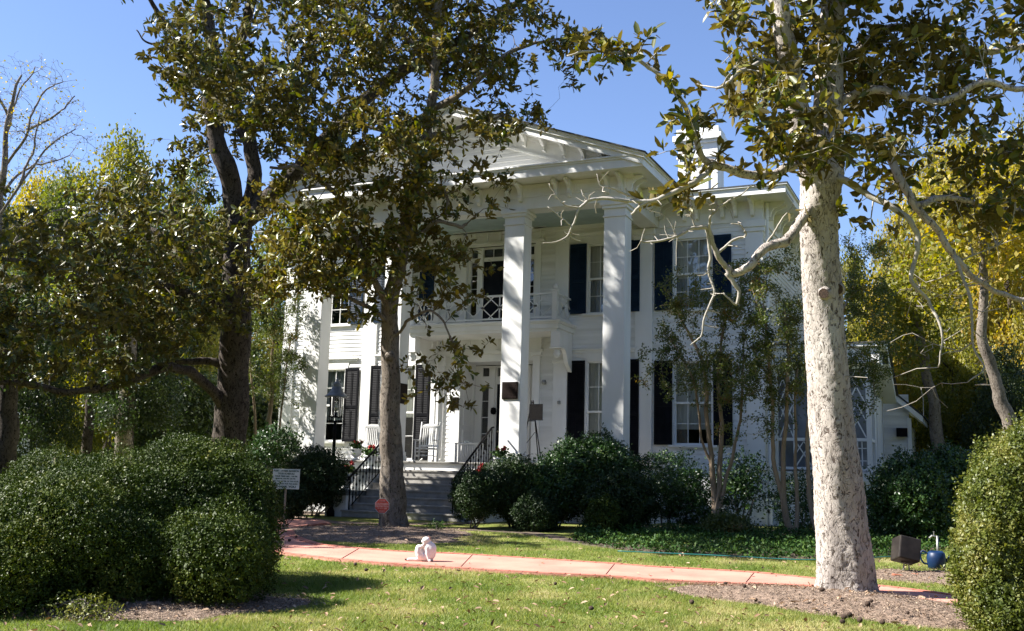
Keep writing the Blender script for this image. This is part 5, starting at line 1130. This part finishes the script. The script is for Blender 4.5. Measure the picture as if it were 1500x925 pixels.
MB().box(-W_/2, W_/2, -.004, .012, hgt-H_/2, hgt+H_/2).build('panel', M['signwhite'], r, bevel=.002)
MB().box(-.018, .018, .013, .045, 0, hgt+H_/2-.02).build('stake', M['wood'], r)
q_ = H_/8
text_mesh([('BURT - STARK MANSION', q_*1.0, 0, hgt+q_*3.2, .92), ('TOUR SCHEDULE', q_*.9, 0, hgt+q_*2.1, .95), ('TOUR TIMES ARE... 1:00 PM', q_*.8, 0, hgt+q_*1.05, .95), ('2:00 PM, 3:00 PM, 4:00 PM', q_*.7, 0, hgt+q_*.1, 1.0), ('ON THE LATTER OF THE HOUR', q_*.75, 0, hgt-q_*.95, .95), ('PLEASE WAIT FOR THE GUIDE', q_*.75, 0, hgt-q_*1.95, .95), ('THANK YOU', q_*1.15, 0, hgt-q_*3.1, 1.25)], M['signgreen'], r)
rp = G(558, 780); dr_ = float((rp-CAM)@CW); k = dr_/FPX; 
r = empty('security_sign', tuple(rp), yaw_cam*.9, 'small red octagonal security sign on a stake before the slender magnolia', 'sign')
hgt = 38*k; ro = 10.6*k/math.cos(R_(22.5))
def octa(rad, y0, y1, z): return MB().prism([(rad*math.cos(R_(22.5+45*i)), rad*math.sin(R_(22.5+45*i))) for i in range(8)], lambda p, q_, t: (p, t, z+q_), y0, y1)
octa(ro, -.003, .006, hgt).build('rim', M['signwhite'], r); octa(ro*.95, -.005, -.0032, hgt).build('panel', M['signred'], r)
MB().box(-.012, .012, .0065, .025, 0, hgt+ro+.03).build('stake', M['wood'], r)
text_mesh([('SOUTHERN', ro*.36, 0, hgt+ro*.22, .9), ('PROTECTION', ro*.28, 0, hgt-ro*.08, .95), ('864  369 - 2255', ro*.2, 0, hgt-ro*.34, 1), ('SECURITY', ro*.17, 0, hgt-ro*.66, 1), ('WARNING', ro*.17, 0, hgt+ro*.62, 1)], mat('sign_pink_letters', (.62, .30, .25), rough=.6), r)

# ------------------------------------------------------------------ porch furniture
def rocking_chair(loc, rz, label):
    r = empty('rocking_chair', loc, rz, label, 'rocking chair', 'white rocking chairs on the porch')
    P = M['paint']
    mb = MB()
    for k in range(9): mb.box(-.26+k*.058, -.21+k*.058, -.24, .22, .40, .415)
    mb.box(-.27, .27, -.26, -.23, .375, .415).box(-.25, .25, .2, .23, .375, .41); mb.build('seat', M['wood'] if False else P, r)
    tilt = lambda z: .22+(z-.40)*.22
    mb = MB()
    for k in range(8): x = -.2+k*.057; mb.bar((x, tilt(.5), .5), (x, tilt(1.02), 1.02), .028, .012)
    mb.bar((-.25, tilt(.48), .48), (.25, tilt(.48), .48), .03, .05); mb.bar((-.25, tilt(1.02), 1.02), (.25, tilt(1.02), 1.02), .03, .06)
    mb.prism([(-.25, 1.04), (.25, 1.04), (.2, 1.09), (.1, 1.115), (-.1, 1.115), (-.2, 1.09)], lambda p, q_, t: (p, tilt(q_)+t, q_), -.012, .012)
    mb.build('backrest', P, r)
    for s in (-1, 1):
        x = s*.27; MB().tube([(x, .17, .06), (x, tilt(.4), .4), (x, tilt(.9), .9), (x, tilt(1.13), 1.13), (x, tilt(1.17), 1.17)], [.02, .024, .022, .02, .012], 8).build('back_post', P, r, smooth=True)
        MB().tube([(x, -.25, .045), (x, -.25, .62)], .021, 8).build('leg', P, r, smooth=True)
        MB().box(x-.045, x+.045, -.30, .25, .62, .645).build('armrest', P, r, bevel=.008)
        MB().tube(spline([(x, -.42, .06), (x, -.2, .025), (x, .05, .022), (x, .3, .05), (x, .55, .12)], 5), .02, 6).build('rocker', P, r, smooth=True)
    mb = MB(); mb.tube([(-.27, -.25, .2), (.27, -.25, .2)], .012, 6).tube([(-.27, -.25, .3), (.27, -.25, .3)], .012, 6)
    for s in (-1, 1): mb.tube([(s*.27, -.25, .18), (s*.27, .18, .18)], .012, 6)
    mb.build('stretcher', P, r)
    return r
def onp(x, y, Yw):
    rr_ = ray(x, y); t = (Yw-CAM[1])/rr_[1]; return CAM+rr_*t
p = onp(625, 660, 1.7); rocking_chair((p[0], 1.7, 0), .25, 'white rocking chair beside the entrance, seen between the slender magnolia and the door')
p = onp(543, 660, 1.9); rocking_chair((p[0], 1.9, 0), .35, 'white rocking chair partly hidden behind the second column')
p = onp(886, 640, 1.7); rocking_chair((p[0], 1.9, 0), -1.1, 'white rocking chair turned sideways behind the right-hand column')
# easel
p = onp(779, 640, 1.3)
r = empty('easel', (p[0]+.0, 1.3, 0), -.1, 'tall black metal easel on the porch right of the third column', 'easel')
MB().tube([(-.30, -.1, 0), (-.02, 0, 1.70)], .014, 6).build('leg', M['iron'], r); MB().tube([(.28, -.1, 0), (.02, 0, 1.70)], .014, 6).build('leg', M['iron'], r); MB().tube([(.05, .5, 0), (0, 0, 1.66)], .014, 6).build('leg', M['iron'], r)
MB().tube([(-.23, -.08, .42), (.12, -.05, .85)], .008, 6).tube([(-.10, -.03, 1.15), (.10, -.03, 1.15)], .012, 6).build('crossbar', M['iron'], r)
r2 = empty('notice_board', (p[0]+.13, 1.24, 1.18), -.1, 'small black notice board resting on the easel', 'board'); MB().box(-.20, .20, -.012, .012, 0, .42).build('panel', M['iron'], r2, bevel=.003)
MB().box(-.21, .21, -.02, .02, -.015, 0).build('frame', M['door'], r2)
# small white bench table near the entrance
p = onp(694, 660, 2.3)
r = empty('side_table', (p[0]-.1, 2.3, 0), 0, 'low white slatted table on the porch left of the front door', 'table')
MB().box(-.42, .34, -.2, .2, .56, .59).build('tabletop', M['paint'], r, bevel=.004)
for a_, b_ in ((-.39, -.17), (.31, -.17), (-.39, .17), (.31, .17)): MB().box(a_-.02, a_+.02, b_-.02, b_+.02, 0, .56).build('leg', M['paint'], r)
mb = MB()
for k in range(12): x = -.34+k*.055; mb.box(x-.01, x+.01, -.19, -.18, .05, .56)
mb.build('slats', M['paint'], r)
MB().lathe([(.001, 0), (.07, .005), (.09, .03), (.06, .06), (.001, .065)], n=12).build('dish', M['signwhite'], None)
d_ = bpy.data.objects[-1] if False else [o for o in C.objects if o.name.startswith('dish')][-1]; d_.location = (p[0]-.2, 2.25, .593); tag(d_, 'small white dish on the slatted porch table', 'dish')

# ------------------------------------------------------------------ urns with geraniums
def urn(loc, label, s=1.0):
    r = empty('urn', loc, rng.random()*6, label, 'urn', 'white urns with red geraniums beside the steps'); r.scale = (s, s, s)
    MB().lathe([(.11, 0), (.12, .03), (.07, .05), (.06, .09), (.10, .12), (.16, .18), (.185, .26), (.17, .29), (.21, .31), (.22, .34), (.19, .335), (.17, .30)], n=22).build('bowl', M['paint'], r, smooth=True)
    n = 160; P = rng.normal(size=(n, 3))*[.10, .10, .06]+[0, 0, .42]; v, f = small_leaves(P, rand_dirs(n)+[0, 0, .6], rand_dirs(n)*.6+[0, 0, 1], .085*np.ones(n), .085*np.ones(n))
    link('leaves', np_mesh('leaves', v, f), M['ivy'], r)
    mb = MB(); v_ = []
    for k in range(4):
        c_ = np.array([random.uniform(-.14, .14), random.uniform(-.14, .14), random.uniform(.48, .62)]); mb.tube([c_*[.3, .3, 0]+[0, 0, .33], c_], .004, 4)
        n = 46; P = c_+rand_dirs(n)*.035; v, f = small_leaves(P, rand_dirs(n), rand_dirs(n), .035*np.ones(n), .035*np.ones(n)); link('flower', np_mesh('flower', v, f), M['flower'], r)
    mb.build('stalk', M['ivy'], r)
urn((-3.36, -1.80, -.78), 'white geranium urn on the low wall left of the steps, nearest the lamp post', 1.15)
urn((-3.36, -.75, -.23), 'white geranium urn on the higher wall left of the steps', 1.0)
urn((.42, -1.75, -.78), 'white geranium urn on the low wall right of the steps', 1.15)
urn((.42, -.72, -.23), 'white geranium urn on the higher wall beneath the bronze plaque', 1.0)
urn((-4.25, -.05, 0), 'white geranium urn on the porch edge between the two left columns', .9)

# ------------------------------------------------------------------ cat
cp = G(622, 826); cdist = float((cp-CAM)@CW); ku = cdist/FPX/15.42
right = np.array([CR[0], CR[1], 0]); right /= np.linalg.norm(right); back = np.array([-right[1], right[0], 0])
r_cat = empty('cat', (cp[0], cp[1], cp[2]+.036), math.atan2(right[1], right[0]), 'white cat sitting on the pink path scratching with its head raised', 'cat')
def to_local(x, y, dpt=0): return ((x-340)*ku, dpt, (742-y)*ku)
mbl = bpy.data.metaballs.new('catmeta'); mbl.resolution = .006; mbl.render_resolution = .006; mbl.threshold = .25
mo = bpy.data.objects.new('catmeta', mbl); C.objects.link(mo)
def ball(x, y, r_, dpt=0, sx=1, sy=1, sz=1):
    e = mbl.elements.new(); e.type = 'ELLIPSOID'; e.co = to_local(x, y, dpt); e.radius = r_*ku*1.55; e.size_x = sx; e.size_y = sy; e.size_z = sz; e.stiffness = 2
def chain(pts, n=5):
    for (x0, y0, r0, d0_), (x1, y1, r1, d1_) in zip(pts[:-1], pts[1:]):
        for t in np.linspace(0, 1, n): ball(x0+(x1-x0)*t, y0+(y1-y0)*t, r0+(r1-r0)*t, d0_+(d1_-d0_)*t)
ball(360, 275, 76, -.02, 1.08, 1.0, .92); ball(312, 296, 44, -.035); ball(288, 304, 30, -.04); ball(330, 320, 45, -.03)
chain([(370, 320, 62, -.01), (420, 400, 88, 0), (470, 470, 100, 0), (450, 580, 105, .01), (380, 640, 95, .02), (300, 650, 80, .02)])
ball(310, 560, 55, .02); ball(262, 520, 50, .0); ball(325, 440, 46, .0); ball(345, 520, 55, .02); ball(500, 420, 72, .01); ball(500, 520, 70, .01)
chain([(190, 445, 52, -.03), (185, 520, 58, -.03), (220, 600, 66, -.02), (290, 650, 66, 0)])
chain([(190, 430, 45, -.03), (250, 420, 32, -.04), (300, 380, 20, -.05), (315, 340, 14, -.06)])
chain([(390, 440, 50, -.05), (400, 560, 36, -.06), (425, 660, 27, -.06), (440, 715, 25, -.06), (470, 722, 23, -.08)])
chain([(500, 560, 45, .02), (495, 640, 28, .03), (490, 700, 24, .02), (510, 712, 20, 0)])
chain([(230, 690, 42, 0), (160, 700, 34, 0), (60, 705, 30, .01), (-20, 712, 26, .01), (-55, 716, 22, .01)])
dg = bpy.context.evaluated_depsgraph_get(); cm = bpy.data.meshes.new_from_object(mo.evaluated_get(dg)); bpy.data.objects.remove(mo); cm.name = 'body'
cm.materials.clear()
fur = mat('cat_fur', (.80, .80, .79), (.72, .70, .67), rough=.9, scale=30, bump=.3, bscale=160); link('body', cm, fur, r_cat, smooth=True)
earm = mat('ear_pink', (.62, .36, .30), rough=.8)
for (x, y, dx_, dy_, dp) in ((428, 232, 20, -62, -.045), (400, 215, 0, -60, .035)):
    a_ = np.array(to_local(x-22, y+8, dp)); b_ = np.array(to_local(x+22, y+25, dp)); t_ = np.array(to_local(x+dx_, y+dy_+12, dp)); m_ = (a_+b_)/2+[0, .022, 0]
    MB().add([a_, b_, t_, m_], [(0, 1, 2), (0, 2, 3), (1, 3, 2), (0, 3, 1)]).build('ear', earm, r_cat)
nm_ = MB(); nm_.lathe([(.0005, -.004), (.006, 0), (.0005, .004)], to_local(262, 296, -.03), 8); nm_.build('nose', earm, r_cat)
for dp in (-.058, ): MB().lathe([(.0005, -.005), (.006, 0), (.0005, .005)], to_local(305, 262, dp), 8).build('eye', M['iron'], r_cat)
MB().tube([to_local(-52, 716, .01), to_local(-85, 714, .01), to_local(-115, 716, .01)], [.013, .019, .008], 10).build('tail_tip', M['cone'], r_cat, smooth=True)

# ------------------------------------------------------------------ flood light, watering can, tap, hose
fp = G(1328, 840); df = float((fp-CAM)@CW)
r = empty('flood_light', tuple(fp), .45, 'boxy dark flood light on a short stake right of the thick pale trunk', 'flood light')
hb_ = MB(); hb_.box(-.16, .16, -.16, .16, -.17, .17); o = hb_.build('housing', M['floodbox'], r, bevel=.02); o.location = (0, 0, .33); o.rotation_euler = (R_(-14), R_(12), 0)
mb = MB(); mb.box(-.145, .145, .161, .17, -.15, .15); o2 = mb.build('lens', M['glass'], r); o2.location = (0, 0, .33); o2.rotation_euler = (R_(-14), R_(12), 0)
MB().tube([(-.05, 0, 0), (-.03, 0, .16)], .011, 6).tube([(.05, 0, 0), (.03, 0, .16)], .011, 6).tube([(-.08, 0, .15), (.08, 0, .15)], .014, 6).build('stake', M['galv'], r)
for k, (x, y, lb) in enumerate(((1317, 846, 'broken orange brick left of the flood light stake'), (1342, 845, 'broken orange brick right of the flood light stake'))):
    g_ = G(x, y); mb = MB(); mb.box(-.09, .09, -.05, .05, 0, .04); o = mb.build('brick', M['brick'], None, bevel=.008); o.location = g_; o.rotation_euler = (0, .1, .4+k); tag(o, lb, 'brick')
wp = G(1372, 834)
r = empty('watering_can', tuple(wp), .3, 'blue plastic watering can on the soil left of the yellow green bush', 'watering can')
MB().lathe([(.10, 0), (.125, .02), (.14, .16), (.125, .24), (.09, .27), (.085, .25)], n=20).build('body', M['bluecan'], r, smooth=True)
MB().tube(spline([(-.11, 0, .22), (-.2, 0, .26), (-.23, 0, .18), (-.19, 0, .09), (-.12, 0, .07)], 6), .014, 8).build('handle', M['bluecan'], r, smooth=True)
MB().tube([(.11, 0, .08), (.24, 0, .24), (.28, 0, .27)], [.025, .016, .028], 8).build('spout', M['bluecan'], r, smooth=True)
wp2 = G(1373, 826); wp2 = wp2+[0, .35, 0]
r = empty('garden_tap', tuple(wp2), .2, 'grey standpipe garden tap behind the blue watering can', 'tap')
MB().tube([(0, 0, 0), (0, 0, .42)], .02, 8).build('pipe', M['galv'], r, smooth=True); MB().tube([(0, 0, .40), (-.08, 0, .42), (-.12, 0, .38)], .016, 8).tube([(-.05, -.03, .48), (-.05, .03, .48)], .01, 6).tube([(-.05, 0, .42), (-.05, 0, .48)], .007, 6).build('spigot', M['galv'], r)
hp = [G(x, y) for x, y in [(905, 812), (960, 814.5), (1020, 817), (1080, 820), (1140, 823.5), (1200, 825), (1290, 821), (1330, 817), (1362, 815)]]
hp = spline(hp, 8)+rng.normal(size=(65, 3))*[.0, .006, .0]; hp[:, 2] += .05
tag(MB().tube(hp, .010, 6).build('garden_hose', M['hose'], None, smooth=True), 'thin teal garden hose lying along the planting strip', 'hose')

# ------------------------------------------------------------------ lawn, litter
def frustum_pts(n, dmin, dmax, power=1.0):
    u = rng.random(n); d = (dmin**(1-power)+(dmax**(1-power)-dmin**(1-power))*u)**(1/(1-power)) if power != 1 else dmin*(dmax/dmin)**u
    ang = rng.uniform(-.56, .56, n); ca = np.arctan2(CW[0], CW[1]); t = ang+ca
    dd = d/np.cos(ang); return CAM[0]+np.sin(t)*dd, CAM[1]+np.cos(t)*dd
def lawn_mask(X, Y):
    k = ~poly_in(PATHPOLY, X, Y) & ~poly_in(APRON, X, Y) & ~poly_in(PLANT, X, Y) & (Y < -2.7)
    return k
X, Y = frustum_pts(520000, 9.0, 26.0, 1.6); k = lawn_mask(X, Y)
bd, bz = in_bed(X, Y, 1.02); k &= ~bd | (rng.random(len(X)) < .012)
bare = np.sin(X*1.7+1)*np.sin(Y*2.1+X*.6)+.6*np.sin(X*4.1)*np.sin(Y*5.3+2); k &= rng.random(len(X)) < np.clip(1.05-.45*(bare > .55)-.5*np.exp(-((Y+4.3)/1.2)**2)*(X < 1), .15, 1)
X, Y = X[k], Y[k]; n = len(X); z = zg(X, Y)
h_ = (.022+.03*rng.random(n))*(1+.5*np.sin(X*3.1)*np.sin(Y*2.7)*.6); a_ = rng.random(n)*6.283; ln = rng.normal(size=(n, 2))*.6
wd = .0035+.002*rng.random(n); sx_, sy_ = np.cos(a_)*wd, np.sin(a_)*wd
v = np.stack([np.stack([X-sx_, Y-sy_, z], 1), np.stack([X+sx_, Y+sy_, z], 1), np.stack([X+ln[:, 0]*h_, Y+ln[:, 1]*h_, z+h_], 1)], 1).reshape(-1, 3)
tag(link('grass', np_mesh('grass', v, np.arange(n*3).reshape(-1, 3)), M['grass']), 'short patchy green and straw coloured lawn grass', 'grass', kind='stuff')
# chips on the mulch
X, Y = frustum_pts(300000, 8.5, 24, 1.5); bd, bz = in_bed(X, Y, 1.08); k = bd & ~poly_in(PATHPOLY, X, Y) & (rng.random(len(X)) < .8); X, Y, bz = X[k], Y[k], bz[k]; n = len(X)
P = np.stack([X, Y, zg(X, Y)+bz+.018+.012*rng.random(n)], 1); A_ = rand_dirs(n)*[1, 1, .35]; v, f = small_leaves(P, A_, rand_dirs(n)*.5+[0, 0, 1], .03*(.5+1.6*rng.random(n)**2), .009*(.6+rng.random(n)))
tag(link('mulch_chips', np_mesh('mulch_chips', v, f), M['chips']), 'brown mulch chips and pine straw on the tree beds', 'mulch', kind='stuff')
X, Y = frustum_pts(2600, 9, 24, 1.2); k = ~poly_in(PLANT, X, Y) & (Y < -2.6); k &= ~poly_in(PATHPOLY, X, Y) | (rng.random(len(X)) < .12); X, Y = X[k], Y[k]; n = len(X); bd, bz = in_bed(X, Y)
P = np.stack([X, Y, zg(X, Y)+bz+.04+.015*rng.random(n)], 1); Ls = .035+.06*rng.random(n)
v, f = big_leaves(P, rand_dirs(n)*[1, 1, .25], rand_dirs(n)*.5+[0, 0, 1], Ls, Ls*.45, .3)
tag(link('fallen_leaves', np_mesh('fallen_leaves', v, f), M['litter']), 'dry brown leaves scattered over the lawn and beds', 'fallen leaves', kind='stuff')
# magnolia seed pods
podm = bpy.data.meshes.new('seed_pod'); pb = MB(); pb.lathe([(.003, 0), (.022, .01), (.032, .035), (.026, .06), (.006, .08)], (0, 0, 0), 10)
podm.from_pydata(pb.v, [], pb.f); podm.materials.append(M['cone']); podm.polygons.foreach_set('use_smooth', [True]*len(podm.polygons))
pods = [(1248, 908), (1258, 915), (1238, 918), (1232, 910), (1268, 902), (1060, 868), (1090, 875), (1200, 885), (1222, 905), (1013, 888), (520, 832), (533, 840), (421, 797), (432, 792), (812, 861), (870, 898), (1106, 886), (1275, 900), (1330, 912), (1290, 918)]
for i, (x, y) in enumerate(pods):
    g_ = G(x, y); bd, bz = in_bed(np.array([g_[0]]), np.array([g_[1]])); onpath = poly_in(PATHPOLY, np.array([g_[0]]), np.array([g_[1]]))[0]
    o = bpy.data.objects.new('seed_pod', podm); C.objects.link(o); o.location = (g_[0], g_[1], g_[2]+bz[0]+(.06 if onpath else .045)); o.rotation_euler = (R_(80), random.random(), random.random()*6); o.scale = (random.uniform(.6, 1.0),)*3
    lb = 'dark brown magnolia seed pod lying on the mulch before the thick pale trunk' if x > 1195 else ('dark brown magnolia seed pod on the pink path at left' if onpath else 'dark brown magnolia seed pod lying in the grass')
    tag(o, lb, 'seed pod', {0: 'seed pods on the mulch', 1: 'seed pods on the path', 2: 'seed pods in the grass'}[0 if x > 1195 else (1 if onpath else 2)])
